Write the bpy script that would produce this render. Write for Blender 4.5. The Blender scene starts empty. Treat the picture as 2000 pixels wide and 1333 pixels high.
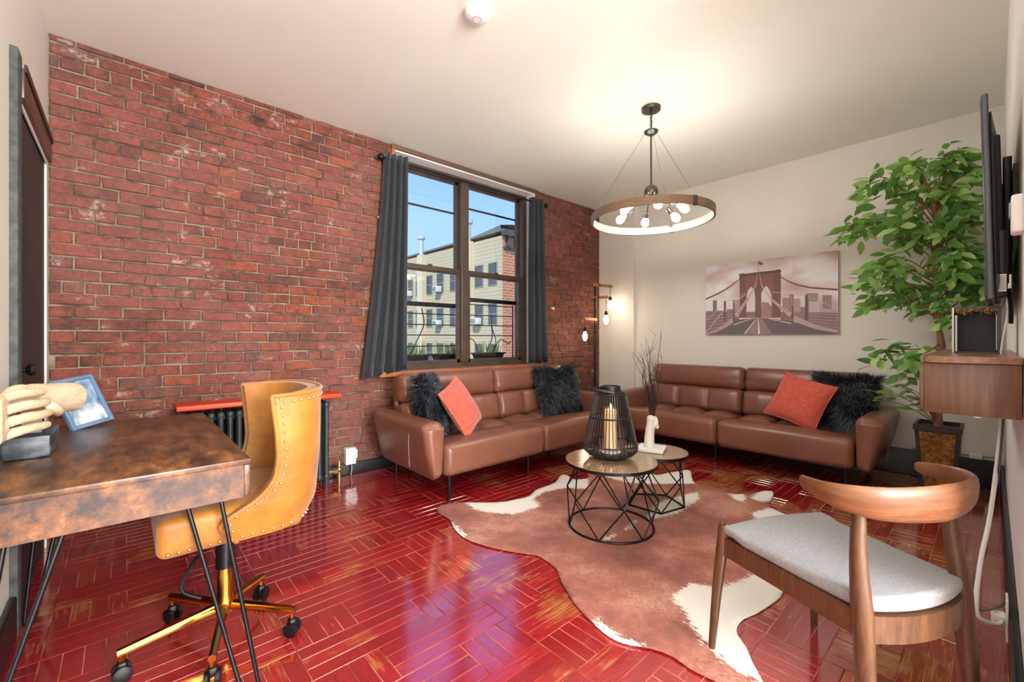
import bpy, bmesh, math, random
from mathutils import Vector, Matrix, noise as mnoise
random.seed(7)
SC = bpy.context.scene
COL = SC.collection
PI = math.pi

# ---------------------------------------------------------------- camera
F = 841.5
YAW = math.atan(938 / F)                      # angle between the view and the +X axis
cam_d = bpy.data.cameras.new('camera'); cam = bpy.data.objects.new('camera', cam_d); COL.objects.link(cam)
cam.location = (0, 0, 1.1416)
cam.rotation_euler = (PI / 2, 0, YAW - PI / 2)
cam_d.sensor_fit = 'HORIZONTAL'; cam_d.sensor_width = 36
cam_d.lens = 36 * F / 2000
cam_d.shift_y = -(666.5 - 661) / 2000
cam_d.clip_start = 0.02; cam_d.clip_end = 300
SC.camera = cam

# ---------------------------------------------------------------- colour management, sky, sun, added fill light
SC.view_settings.view_transform = 'Standard'
SC.view_settings.look = 'None'
SC.view_settings.gamma = 1
SC.view_settings.use_curve_mapping = False
SC.view_settings.exposure = 0.57

def s2l(c):
    c = c / 255
    return c / 12.92 if c <= 0.04045 else ((c + 0.055) / 1.055) ** 2.4
def C(r, g, b): return (s2l(r), s2l(g), s2l(b), 1)

world = bpy.data.worlds.new('sky'); SC.world = world; world.use_nodes = True
wn = world.node_tree; wn.nodes.clear()
wo = wn.nodes.new('ShaderNodeOutputWorld'); wb = wn.nodes.new('ShaderNodeBackground')
wt = wn.nodes.new('ShaderNodeTexCoord'); wx = wn.nodes.new('ShaderNodeSeparateXYZ'); wr = wn.nodes.new('ShaderNodeValToRGB')
wn.links.new(wt.outputs['Generated'], wx.inputs[0]); wn.links.new(wx.outputs['Z'], wr.inputs[0])
wr.color_ramp.elements[0].position = 0.0; wr.color_ramp.elements[0].color = C(182, 216, 246)
wr.color_ramp.elements[1].position = 0.6; wr.color_ramp.elements[1].color = C(76, 152, 232)
wn.links.new(wr.outputs[0], wb.inputs[0]); wb.inputs[1].default_value = 1.0
wn.links.new(wb.outputs[0], wo.inputs[0])

def light(name, kind, energy, loc, rot, color=(1, 1, 1), **kw):
    d = bpy.data.lights.new(name, kind); d.energy = energy; d.color = color
    for k, v in kw.items(): setattr(d, k, v)
    o = bpy.data.objects.new(name, d); COL.objects.link(o); o.location = loc; o.rotation_euler = rot
    return o
sun = light('sun', 'SUN', 2.9, (-20, -20, 40), (0, 0, 0), (1, .95, .86), angle=math.radians(.6))
sun.rotation_euler = Vector((.62, .42, -.66)).to_track_quat('-Z', 'Y').to_euler()
# added soft fill light behind the camera, with no known source
light('added_fill_light', 'AREA', 330, (0.75, -2.95, 1.62), (PI / 2, 0, 0), (.97, .985, 1), shape='RECTANGLE', size=1.9, size_y=1.9)

# ---------------------------------------------------------------- helpers: meshes
class MB:
    def __init__(s, M=None):
        s.v = []; s.f = []; s.M = M or Matrix.Identity(4); s.cols = None
    def add(s, vs, fs):
        o = len(s.v)
        s.v += [s.M @ Vector(p) for p in vs]
        s.f += [tuple(i + o for i in f) for f in fs]
        return s
    def box(s, c, d, R=None):
        x, y, z = d[0] / 2, d[1] / 2, d[2] / 2
        vs = [Vector((a * x, b * y, e * z)) for a in (-1, 1) for b in (-1, 1) for e in (-1, 1)]
        if R is not None: vs = [R @ p for p in vs]
        vs = [p + Vector(c) for p in vs]
        return s.add(vs, [(0, 1, 3, 2), (4, 6, 7, 5), (0, 4, 5, 1), (2, 3, 7, 6), (0, 2, 6, 4), (1, 5, 7, 3)])
    def span(s, x0, x1, y0, y1, z0, z1):
        return s.box(((x0 + x1) / 2, (y0 + y1) / 2, (z0 + z1) / 2), (x1 - x0, y1 - y0, z1 - z0))
    def rbox(s, c, d, r, seg=2, n=(1, 1, 1), fn=None, R=None):
        h = [k / 2 for k in d]; r = min(r, *[k * .999 for k in h])
        def axis(H, m):
            a = []
            for i in range(seg + 1):
                t = math.tan(PI / 4 * (1 - i / seg)); a.append(-(H - r) - r * t)
            mid = [-(H - r) + 2 * (H - r) * i / m for i in range(1, m)]
            return a + mid + [-k for k in reversed(a)]
        A = [axis(h[i], n[i]) for i in range(3)]
        idx = {}; vs = []; fs = []
        def vert(p):
            k = tuple(round(q, 6) for q in p)
            if k not in idx:
                inner = Vector([max(-(h[i] - r), min(h[i] - r, p[i])) for i in range(3)])
                dd = Vector(p) - inner
                q = inner + dd.normalized() * r if dd.length > 1e-9 else inner
                if fn: q = Vector(fn(q, h))
                if R is not None: q = R @ q
                idx[k] = len(vs); vs.append(q + Vector(c))
            return idx[k]
        for ax in range(3):
            b, e = (ax + 1) % 3, (ax + 2) % 3
            for sg in (-1, 1):
                for i in range(len(A[b]) - 1):
                    for j in range(len(A[e]) - 1):
                        q = []
                        for (ii, jj) in ((i, j), (i + 1, j), (i + 1, j + 1), (i, j + 1)):
                            p = [0, 0, 0]; p[ax] = sg * h[ax]; p[b] = A[b][ii]; p[e] = A[e][jj]; q.append(vert(p))
                        fs.append(q if sg > 0 else q[::-1])
        return s.add(vs, fs)
    def tube(s, pts, r, n=8, cap=True, flat=1.0, up=None, ph=0):
        pts = [Vector(p) for p in pts]; m = len(pts)
        rr = r if isinstance(r, (list, tuple)) else [r] * m
        vs = []; fs = []; N = None
        for i, p in enumerate(pts):
            t = (pts[min(i + 1, m - 1)] - pts[max(i - 1, 0)])
            if t.length < 1e-9: t = Vector((0, 0, 1))
            t.normalize()
            if N is None:
                a = Vector(up) if up else (Vector((0, 0, 1)) if abs(t.z) < .9 else Vector((1, 0, 0)))
                N = (a - t * a.dot(t)).normalized()
            else:
                N = (N - t * N.dot(t)); N.normalize()
            B = t.cross(N)
            for k in range(n):
                a = 2 * PI * k / n + ph
                vs.append(p + (N * math.cos(a) * rr[i] + B * math.sin(a) * rr[i] * flat))
        for i in range(m - 1):
            for k in range(n):
                fs.append((i * n + k, i * n + (k + 1) % n, (i + 1) * n + (k + 1) % n, (i + 1) * n + k))
        if cap:
            fs.append(tuple(range(n))[::-1]); fs.append(tuple((m - 1) * n + k for k in range(n)))
        return s.add(vs, fs)
    def ring(s, c, R, r, n=32, m=8, axis='z', sq=None):
        vs = []; fs = []
        for i in range(n):
            a = 2 * PI * i / n
            for k in range(m):
                b = 2 * PI * k / m
                rr = R + r * math.cos(b); zz = r * math.sin(b)
                if sq:
                    rr = R + sq[0] * (1 if math.cos(b) > 0 else -1); zz = sq[1] * (1 if math.sin(b) > 0 else -1)
                vs.append((c[0] + rr * math.cos(a), c[1] + rr * math.sin(a), c[2] + zz))
        for i in range(n):
            for k in range(m):
                fs.append((i * m + k, ((i + 1) % n) * m + k, ((i + 1) % n) * m + (k + 1) % m, i * m + (k + 1) % m))
        return s.add(vs, fs)
    def band(s, c, R, w, h, n=48):
        prof = [(R - w / 2, -h / 2), (R + w / 2, -h / 2), (R + w / 2, h / 2), (R - w / 2, h / 2)]
        vs = []; fs = []
        for i in range(n):
            a = 2 * PI * i / n
            for p in prof: vs.append((c[0] + p[0] * math.cos(a), c[1] + p[0] * math.sin(a), c[2] + p[1]))
        for i in range(n):
            for k in range(4):
                fs.append((i * 4 + k, ((i + 1) % n) * 4 + k, ((i + 1) % n) * 4 + (k + 1) % 4, i * 4 + (k + 1) % 4))
        return s.add(vs, fs)
    def lathe(s, c, prof, n=24, R=None):
        vs = []; fs = []; m = len(prof)
        for i in range(n):
            a = 2 * PI * i / n
            for (r, z) in prof:
                p = Vector((r * math.cos(a), r * math.sin(a), z))
                if R is not None: p = R @ p
                vs.append(p + Vector(c))
        for i in range(n):
            for k in range(m - 1):
                fs.append((i * m + k, ((i + 1) % n) * m + k, ((i + 1) % n) * m + k + 1, i * m + k + 1))
        fs.append(tuple(i * m for i in range(n))[::-1]); fs.append(tuple(i * m + m - 1 for i in range(n)))
        return s.add(vs, fs)
    def sphere(s, c, r, n=12, sc=(1, 1, 1)):
        prof = [(max(1e-4, r * math.sin(PI * k / n)), -r * math.cos(PI * k / n)) for k in range(n + 1)]
        o = len(s.v); s.lathe((0, 0, 0), prof, n * 2 if n < 8 else n + 6)
        inv = s.M.inverted()
        for i in range(o, len(s.v)):
            p = inv @ s.v[i]; s.v[i] = s.M @ Vector((p.x * sc[0] + c[0], p.y * sc[1] + c[1], p.z * sc[2] + c[2]))
        return s
    def prism(s, poly, z0, z1):
        n = len(poly)
        vs = [(p[0], p[1], z0) for p in poly] + [(p[0], p[1], z1) for p in poly]
        fs = [tuple(range(n))[::-1], tuple(range(n, 2 * n))] + [(i, (i + 1) % n, n + (i + 1) % n, n + i) for i in range(n)]
        return s.add(vs, fs)
    def grid(s, fn, nu, nv, closed=False):
        vs = [fn(i / nu, j / nv) for i in range(nu + 1) for j in range(nv + 1)]
        fs = [(i * (nv + 1) + j, (i + 1) * (nv + 1) + j, (i + 1) * (nv + 1) + j + 1, i * (nv + 1) + j + 1) for i in range(nu) for j in range(nv)]
        return s.add(vs, fs)
    def mesh(s, name, mats, smooth=True, off=(0, 0, 0), angle=38):
        me = bpy.data.meshes.new(name)
        o = Vector(off)
        me.from_pydata([tuple(p - o) for p in s.v], [], s.f)
        for m in (mats if isinstance(mats, (list, tuple)) else [mats]): me.materials.append(m)
        bm = bmesh.new(); bm.from_mesh(me); bmesh.ops.recalc_face_normals(bm, faces=bm.faces); bm.to_mesh(me); bm.free()
        if smooth:
            me.polygons.foreach_set('use_smooth', [True] * len(me.polygons))
            me.set_sharp_from_angle(angle=math.radians(angle))
        me.update()
        return me
    def build(s, name, mats, parent=None, smooth=True, angle=38):
        off = wloc(parent) if parent else Vector((0, 0, 0))
        o = bpy.data.objects.new(name, s.mesh(name, mats, smooth, off, angle)); COL.objects.link(o)
        if parent: o.parent = parent
        return o

def wloc(o):
    p = Vector((0, 0, 0))
    while o: p = p + o.location; o = o.parent
    return p
def tag(o, label=None, cat=None, group=None, kind=None):
    if label: o['label'] = label
    if cat: o['category'] = cat
    if group: o['group'] = group
    if kind: o['kind'] = kind
    return o
def thing(name, label, cat, loc=(0, 0, 0), group=None, kind=None):
    o = bpy.data.objects.new(name, None); COL.objects.link(o); o.location = loc
    o.empty_display_size = .1
    return tag(o, label, cat, group, kind)
def lerp(a, b, t): return a + (b - a) * t
def interp(x, xs, ys):
    if x <= xs[0]: return ys[0]
    for i in range(len(xs) - 1):
        if x <= xs[i + 1]:
            t = (x - xs[i]) / (xs[i + 1] - xs[i]); return lerp(ys[i], ys[i + 1], t)
    return ys[-1]
def smooth_path(pts, k=4):
    pts = [Vector(p) for p in pts]; out = []
    for i in range(len(pts) - 1):
        p0 = pts[max(i - 1, 0)]; p1 = pts[i]; p2 = pts[i + 1]; p3 = pts[min(i + 2, len(pts) - 1)]
        for j in range(k):
            t = j / k
            out.append(.5 * ((2 * p1) + (p2 - p0) * t + (2 * p0 - 5 * p1 + 4 * p2 - p3) * t * t + (-p0 + 3 * p1 - 3 * p2 + p3) * t ** 3))
    out.append(pts[-1]); return out

# ---------------------------------------------------------------- helpers: materials
def nt(name):
    m = bpy.data.materials.new(name); m.use_nodes = True
    return m, m.node_tree, m.node_tree.nodes['Principled BSDF']
def node(t, kind, **kw):
    n = t.nodes.new(kind)
    for k, v in kw.items(): setattr(n, k, v)
    return n
def coords(t, src='Object', scale=(1, 1, 1), rot=(0, 0, 0)):
    if src == 'Position': s = node(t, 'ShaderNodeNewGeometry').outputs['Position']
    else: s = node(t, 'ShaderNodeTexCoord').outputs[src]
    mp = node(t, 'ShaderNodeMapping'); mp.inputs['Scale'].default_value = scale; mp.inputs['Rotation'].default_value = rot
    t.links.new(s, mp.inputs['Vector']); return mp.outputs[0]
def noise_tex(t, vec, scale, detail=4, rough=.55, dist=0):
    n = node(t, 'ShaderNodeTexNoise'); n.inputs['Scale'].default_value = scale; n.inputs['Detail'].default_value = detail
    n.inputs['Roughness'].default_value = rough; n.inputs['Distortion'].default_value = dist
    t.links.new(vec, n.inputs['Vector']); return n.outputs['Fac']
def ramp(t, fac, stops):
    r = node(t, 'ShaderNodeValToRGB'); e = r.color_ramp.elements
    while len(e) < len(stops): e.new(.5)
    for i, (p, c) in enumerate(stops): e[i].position = p; e[i].color = c if len(c) == 4 else (*c, 1)
    t.links.new(fac, r.inputs[0]); return r.outputs[0]
def bw(v): return (v, v, v, 1)
def mix(t, fac, a, b, mode='MIX'):
    m = node(t, 'ShaderNodeMix', data_type='RGBA', blend_type=mode)
    for sock, val in ((m.inputs[0], fac), (m.inputs[6], a), (m.inputs[7], b)):
        if hasattr(val, 'is_linked') or hasattr(val, 'node'): t.links.new(val, sock)
        else: sock.default_value = val
    return m.outputs[2]
def math_n(t, op, a, b=None, c=None):
    m = node(t, 'ShaderNodeMath', operation=op)
    for i, val in enumerate((a, b, c)):
        if val is None: continue
        if hasattr(val, 'node'): t.links.new(val, m.inputs[i])
        else: m.inputs[i].default_value = val
    return m.outputs[0]
def bump(t, p, h, strength, dist=.002):
    b = node(t, 'ShaderNodeBump'); b.inputs['Strength'].default_value = strength; b.inputs['Distance'].default_value = dist
    t.links.new(h, b.inputs['Height']); t.links.new(b.outputs[0], p.inputs['Normal'])
MATS = {}
def pm(name, col, rough=.5, metal=0, col2=None, nscale=8, stretch=(1, 1, 1), lo=.35, hi=.65, bmp=0, bscale=None, bstretch=None,
       bdist=.002, spec=.5, coat=0, crough=.1, sheen=0, src='Object', emit=None, estr=0, detail=5):
    if name in MATS: return MATS[name]
    m, t, p = nt(name)
    p.inputs['Roughness'].default_value = rough; p.inputs['Metallic'].default_value = metal
    p.inputs['Specular IOR Level'].default_value = spec
    p.inputs['Coat Weight'].default_value = coat; p.inputs['Coat Roughness'].default_value = crough
    if sheen: p.inputs['Sheen Weight'].default_value = sheen
    v = coords(t, src, stretch)
    if col2 is not None:
        f = noise_tex(t, v, nscale, detail)
        t.links.new(ramp(t, f, [(lo, col), (hi, col2)]), p.inputs['Base Color'])
    else:
        f = noise_tex(t, v, nscale, 3)
        k = [max(0, c * .94) for c in col[:3]] + [1]
        t.links.new(ramp(t, f, [(.3, col), (.7, k)]), p.inputs['Base Color'])
    if bmp:
        bv = coords(t, src, bstretch or stretch)
        bump(t, p, noise_tex(t, bv, bscale or nscale * 3, 5), bmp, bdist)
    if emit is not None:
        p.inputs['Emission Color'].default_value = emit; p.inputs['Emission Strength'].default_value = estr
    MATS[name] = m; return m
def wood(name, c1, c2, c3, axis=(1, 8, 8), scale=4, rough=.4, coat=.2, bmp=.15, src='Object'):
    m, t, p = nt(name)
    v = coords(t, src, axis)
    f = noise_tex(t, v, scale, 6, .6, 1.2)
    base = ramp(t, f, [(.25, c1), (.5, c2), (.78, c3)])
    g = noise_tex(t, coords(t, src, tuple(a * 6 if a > 1 else a for a in axis)), scale * 2, 3)
    t.links.new(mix(t, .5, base, ramp(t, g, [(.3, bw(.55)), (.7, bw(1.0))]), 'MULTIPLY'), p.inputs['Base Color'])
    p.inputs['Roughness'].default_value = rough; p.inputs['Coat Weight'].default_value = coat; p.inputs['Coat Roughness'].default_value = .2
    bump(t, p, g, bmp, .001)
    return m
def brick_mat(name, attr):
    m, t, p = nt(name)
    if attr:
        a = node(t, 'ShaderNodeAttribute', attribute_name='rnd'); rnd = a.outputs['Fac']
    else:
        rnd = node(t, 'ShaderNodeObjectInfo').outputs['Random']
    pos = coords(t, 'Position')
    base = ramp(t, rnd, [(0, C(66, 47, 44)), (.12, C(92, 55, 47)), (.3, C(111, 61, 49)), (.55, C(119, 66, 53)), (.75, C(127, 73, 60)), (.86, C(150, 76, 44)), (.93, C(80, 60, 56)), (1, C(138, 90, 76))])
    n1 = noise_tex(t, pos, 11, 6, .68)
    c = mix(t, ramp(t, n1, [(.42, bw(0)), (.66, bw(.8))]), base, C(148, 82, 62))
    c = mix(t, ramp(t, noise_tex(t, pos, 17, 5, .7), [(.49, bw(0)), (.68, bw(.85))]), c, C(76, 53, 50))      # burnt, purplish faces
    n2 = noise_tex(t, pos, .9, 3)
    c = mix(t, ramp(t, n2, [(.42, bw(0)), (.62, bw(.42))]), c, C(144, 96, 88))           # rosy, chalky bricks in broad zones
    n3 = noise_tex(t, coords(t, 'Position', (1, 1, 1.4)), 5.5, 7, .72)
    c = mix(t, ramp(t, n3, [(.60, bw(0)), (.68, bw(.85))]), c, C(186, 162, 142))         # old mortar smears
    n4 = noise_tex(t, pos, 60, 4, .7)
    c = mix(t, .6, c, ramp(t, n4, [(.3, bw(.55)), (.62, bw(1.1))]), 'MULTIPLY')
    t.links.new(c, p.inputs['Base Color']); p.inputs['Roughness'].default_value = .82; p.inputs['Specular IOR Level'].default_value = .25
    bump(t, p, math_n(t, 'ADD', n4, math_n(t, 'MULTIPLY', n1, 1.5)), .8, .008)
    return m
def plank_mat(name, along_x, attr):
    m, t, p = nt(name)
    rnd = node(t, 'ShaderNodeAttribute', attribute_name='rnd').outputs['Fac'] if attr else node(t, 'ShaderNodeObjectInfo').outputs['Random']
    pos = coords(t, 'Position')
    sx = (2.2, 26, 1) if along_x else (26, 2.2, 1)
    grain = noise_tex(t, coords(t, 'Position', sx), 3.0, 6, .65)
    big = noise_tex(t, pos, 2.6, 6, .62)
    fine = noise_tex(t, pos, 42, 4, .7)
    red = ramp(t, rnd, [(0, C(146, 22, 30)), (.5, C(158, 27, 33)), (1, C(170, 34, 38))])
    red = mix(t, ramp(t, grain, [(.35, bw(.4)), (.6, bw(0))]), red, C(112, 14, 22))
    # foot traffic has worn the paint through to the wood, most of all between rug, plant and far sofa
    sp = node(t, 'ShaderNodeSeparateXYZ'); t.links.new(pos, sp.inputs[0])
    dx = math_n(t, 'SUBTRACT', sp.outputs[0], 3.7); dy = math_n(t, 'SUBTRACT', sp.outputs[1], .75)
    d2 = math_n(t, 'ADD', math_n(t, 'MULTIPLY', dx, dx), math_n(t, 'MULTIPLY', dy, dy))
    wear = math_n(t, 'MULTIPLY', math_n(t, 'POWER', 2.718, math_n(t, 'MULTIPLY', d2, -.42)), .105)
    w = math_n(t, 'ADD', math_n(t, 'ADD', math_n(t, 'MULTIPLY', big, .78), math_n(t, 'MULTIPLY', grain, .30)), wear)
    w = math_n(t, 'ADD', w, math_n(t, 'MULTIPLY', math_n(t, 'SUBTRACT', rnd, .5), .10))
    mask = ramp(t, w, [(.605, bw(0)), (.69, bw(.85))])
    ochre = ramp(t, grain, [(.3, C(120, 66, 30)), (.55, C(176, 112, 58)), (.75, C(206, 150, 92))])
    c = mix(t, mask, red, ochre)
    spk = ramp(t, fine, [(.70, bw(0)), (.76, bw(.7))])
    c = mix(t, spk, c, C(196, 128, 104))
    t.links.new(c, p.inputs['Base Color'])
    rg = ramp(t, math_n(t, 'ADD', math_n(t, 'MULTIPLY', mask, .6), math_n(t, 'MULTIPLY', fine, .3)), [(.0, bw(.10)), (1, bw(.34))])
    t.links.new(rg, p.inputs['Roughness'])
    p.inputs['Specular IOR Level'].default_value = .6
    p.inputs['Coat Weight'].default_value = 1.0; p.inputs['Coat Roughness'].default_value = .07; p.inputs['Coat IOR'].default_value = 2.3
    h = math_n(t, 'ADD', math_n(t, 'MULTIPLY', grain, .5), math_n(t, 'MULTIPLY', fine, .35))
    b = node(t, 'ShaderNodeBump'); b.inputs['Strength'].default_value = .22; b.inputs['Distance'].default_value = .0022
    t.links.new(h, b.inputs['Height']); t.links.new(b.outputs[0], p.inputs['Normal']); t.links.new(b.outputs[0], p.inputs['Coat Normal'])
    return m
def attr_mat(name, attr='Col', rough=.6, ragged=False, spec=.4):
    m, t, p = nt(name)
    a = node(t, 'ShaderNodeAttribute', attribute_name=attr)
    t.links.new(a.outputs['Color'], p.inputs['Base Color'])
    p.inputs['Roughness'].default_value = rough; p.inputs['Specular IOR Level'].default_value = spec
    return m
def emis(name, col, strength):
    m, t, p = nt(name)
    p.inputs['Base Color'].default_value = (1, 1, 1, 1)
    p.inputs['Emission Color'].default_value = col; p.inputs['Emission Strength'].default_value = strength
    return m
def glass_pane(name, gloss=.07, tint=(1, 1, 1, 1)):
    m = bpy.data.materials.new(name); m.use_nodes = True; t = m.node_tree; t.nodes.clear()
    o = node(t, 'ShaderNodeOutputMaterial'); a = node(t, 'ShaderNodeBsdfTransparent'); b = node(t, 'ShaderNodeBsdfGlossy'); x = node(t, 'ShaderNodeMixShader')
    a.inputs[0].default_value = tint; b.inputs['Roughness'].default_value = .01; x.inputs[0].default_value = gloss
    t.links.new(a.outputs[0], x.inputs[1]); t.links.new(b.outputs[0], x.inputs[2]); t.links.new(x.outputs[0], o.inputs[0])
    return m

M_plaster = pm('cream_plaster', C(230, 226, 217), .5, col2=C(224, 219, 209), nscale=1.2, bmp=.06, bscale=25, spec=.35)
M_ceiling = pm('ceiling_paint', C(240, 241, 230), .46, col2=C(235, 236, 224), nscale=.9, bmp=.05, bscale=3, bdist=.01, spec=.4)
M_white_wall = pm('white_wall_paint', C(244, 243, 239), .5, bmp=.05, bscale=20)
M_mortar = pm('mortar', C(150, 136, 116), .95, col2=C(84, 72, 62), nscale=9, bmp=.8, bscale=70, bdist=.006, spec=.1)
M_black_trim = pm('black_painted_trim', C(26, 24, 26), .35, bmp=.1, bscale=30)
M_black_metal = pm('black_metal', C(18, 18, 19), .38, metal=.35)
M_brown_frame = pm('bronze_window_frame', C(90, 76, 64), .35, col2=C(74, 62, 52), nscale=6)
M_sill = wood('orange_sill_wood', C(150, 84, 44), C(186, 112, 62), C(206, 136, 84), (1, 12, 12), 3, .3, .5)
M_dark_door = wood('dark_door_wood', C(34, 25, 22), C(42, 32, 28), C(50, 40, 35), (9, 9, 1), 3, .6, 0)
M_leather = pm('brown_leather', C(131, 85, 66), .32, col2=C(118, 75, 58), nscale=3, bmp=.12, bscale=160, bdist=.0008, spec=.5)
M_white = pm('white_plastic', C(236, 236, 234), .4)
M_chrome = pm('brushed_nickel', C(128, 122, 112), .3, metal=.9)
M_gold = pm('polished_gold', C(212, 154, 72), .16, metal=1)
M_glass = glass_pane('window_glass', .05)

# ================================================================ THE SETTING
XL, XF, YR, YB, H = -.329, 4.88, -.06, 3.6, 2.886
WX0, WX1, WZ0, WZ1 = 1.80, 3.60, .80, 2.85          # window opening in the brick wall

def struct(name, mb, m, label, cat, smooth=False):
    return tag(mb.build(name, m, None, smooth), label, cat, kind='structure')

# floor: worn wooden sub-floor, parquet strips on top of it
fl = MB().span(XL - .1, XF + .1, -3.2, YB + .1, -.12, -.0016)
M_sub = pm('bare_wood_joints', C(200, 140, 108), .5, col2=C(110, 40, 34), nscale=5, lo=.38, hi=.6, src='Position')
floor = struct('floor', fl, M_sub, 'red painted parquet floor with worn wooden joints', 'floor')
def chamfer_plank(mb, L, w, c=.0012, d=.004):
    x, y = L / 2, w / 2
    vs = [(-x, -y, -d), (x, -y, -d), (x, y, -d), (-x, y, -d), (-x, -y, -c), (x, -y, -c), (x, y, -c), (-x, y, -c),
          (-x + c, -y + c, 0), (x - c, -y + c, 0), (x - c, y - c, 0), (-x + c, y - c, 0)]
    return mb.add(vs, [(0, 1, 5, 4), (1, 2, 6, 5), (2, 3, 7, 6), (3, 0, 4, 7), (4, 5, 9, 8), (5, 6, 10, 9), (6, 7, 11, 10), (7, 4, 8, 11), (8, 9, 10, 11)])
PXo, PYo = plank_mat('red_parquet_lengthwise', True, False), plank_mat('red_parquet_crosswise', False, False)
PXs, PYs = plank_mat('red_parquet_lengthwise_far', True, True), plank_mat('red_parquet_crosswise_far', False, True)
RH, CW = .1845, .23
planks = []
for j in range(-14, 8):
    y0 = 2.43 + RH * j
    for i in range(-6, 20):
        x0 = .695 + CW * i
        k = (i - (2 if j % 2 == 0 else 1)) % 3
        if k == 0:
            for q in range(4): planks.append((x0 + CW / 8 + q * CW / 4, y0 + RH / 2, False))
        elif k == 1:
            for q in range(3): planks.append((x0 + CW, y0 + RH / 6 + q * RH / 3, True))
gap = .0030
def clipped(px, py, ax):
    lx, ly = (CW * 2, RH / 3) if ax else (CW / 4, RH)
    x0, x1, y0, y1 = max(px - lx / 2, XL), min(px + lx / 2, XF), max(py - ly / 2, YR - .1), min(py + ly / 2, YB)
    if x1 - x0 < .02 or y1 - y0 < .02: return None
    return ((x0 + x1) / 2, (y0 + y1) / 2, x1 - x0, y1 - y0)
cs, sn = math.cos(YAW), math.sin(YAW)
items = []
for (px, py, ax) in planks:
    c = clipped(px, py, ax)
    if not c: continue
    f = c[0] * cs + c[1] * sn; r = c[0] * sn - c[1] * cs
    vis = f > .3 and abs(r / f) < 1.25 and 1.1416 / f < .86
    if f > .3 and c[1] < .95 and c[0] > 2.4: vis = vis and True
    items.append((not vis, f, c, ax))
items.sort(key=lambda q: (q[0], q[1]))
full_x = chamfer_plank(MB(), CW * 2 - gap, RH / 3 - gap).mesh('plank', PXo, False)
full_y = chamfer_plank(MB(), RH - gap, CW / 4 - gap).mesh('plank', PYo, False)
rest = {True: MB(), False: MB()}; rcol = {True: [], False: []}
for n, (_, f, c, ax) in enumerate(items):
    if n < 300 and not items[n][0]:
        L, w = (c[2], c[3]) if ax else (c[3], c[2])
        me = full_x if ax else full_y
        o = bpy.data.objects.new('plank', me); COL.objects.link(o); o.parent = floor
        o.location = (c[0], c[1], random.uniform(-.0002, .0002))
        if not ax: o.rotation_euler.z = PI / 2
        fl_ = (CW * 2, RH / 3) if ax else (RH, CW / 4)
        o.scale = (min(1, (L - gap) / (fl_[0] - gap)), min(1, (w - gap) / (fl_[1] - gap)), 1)
        o.rotation_euler.x = random.uniform(-.0025, .0025); o.rotation_euler.y = random.uniform(-.002, .002)
    else:
        L, w = (c[2], c[3]) if ax else (c[3], c[2])
        mb = rest[ax]
        mb.M = Matrix.Translation((c[0], c[1], random.uniform(-.0004, .0004))) @ Matrix.Rotation(0 if ax else PI / 2, 4, 'Z') @ Matrix.Rotation(random.uniform(-.004, .004), 4, 'X')
        chamfer_plank(mb, L - gap, w - gap); rcol[ax] += [random.random()] * 12
for ax in (True, False):
    o = rest[ax].build('parquet_strips', PXs if ax else PYs, floor, False); tag(o, kind='stuff')
    a = o.data.attributes.new('rnd', 'FLOAT', 'POINT'); a.data.foreach_set('value', rcol[ax])

struct('ceiling', MB().span(XL - .1, XF + .1, -3.2, YB + .4, H, H + .1), M_ceiling, 'smooth cream painted ceiling', 'ceiling')
struct('wall_far', MB().span(XF, XF + .12, YR - .12, YB + .4, 0, H).span(XF - .045, XF, 3.06, YB, 0, H), M_plaster,
       'cream plaster wall behind the far sofa with the bridge picture', 'wall')
struct('wall_right', MB().span(1.55, XF, YR - .12, YR, 0, H), M_white_wall, 'white wall beside the television', 'wall')
struct('wall_left', MB().span(XL - .12, XL, -3.2, 2.58, 0, H).span(XL - .12, XL, 2.58, 3.43, 2.1, H).span(XL - .12, XL, 3.43, YB + .4, 0, H),
       M_plaster, 'cream wall with the dark door beside the desk', 'wall')
struct('wall_rear', MB().span(XL, -.2, -3.2, -3.1, 0, H).span(1.7, 2.72, -3.2, -3.1, 0, H).span(-.2, 1.7, -3.2, -3.1, 0, .67).span(-.2, 1.7, -3.2, -3.1, 2.57, H),
       M_plaster, 'cream wall of the adjoining room behind the viewer', 'wall')
struct('wall_rear_side', MB().span(2.6, 2.72, -3.1, YR - .12, 0, H), M_plaster, 'cream side wall of the adjoining room', 'wall')
w2 = thing('fill_light_frame', 'added unseen window frame around the fill light behind the viewer', 'window', (.75, -3.1, .67), kind='structure')  # unseen window frame, added to stand round the fill light
MB().span(-.2, -.14, -3.16, -3.04, .67, 2.57).span(1.64, 1.7, -3.16, -3.04, .67, 2.57).span(-.14, 1.64, -3.16, -3.04, .67, .73).span(-.14, 1.64, -3.16, -3.04, 2.51, 2.57).build('window_frame', M_brown_frame, w2, False)

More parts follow.
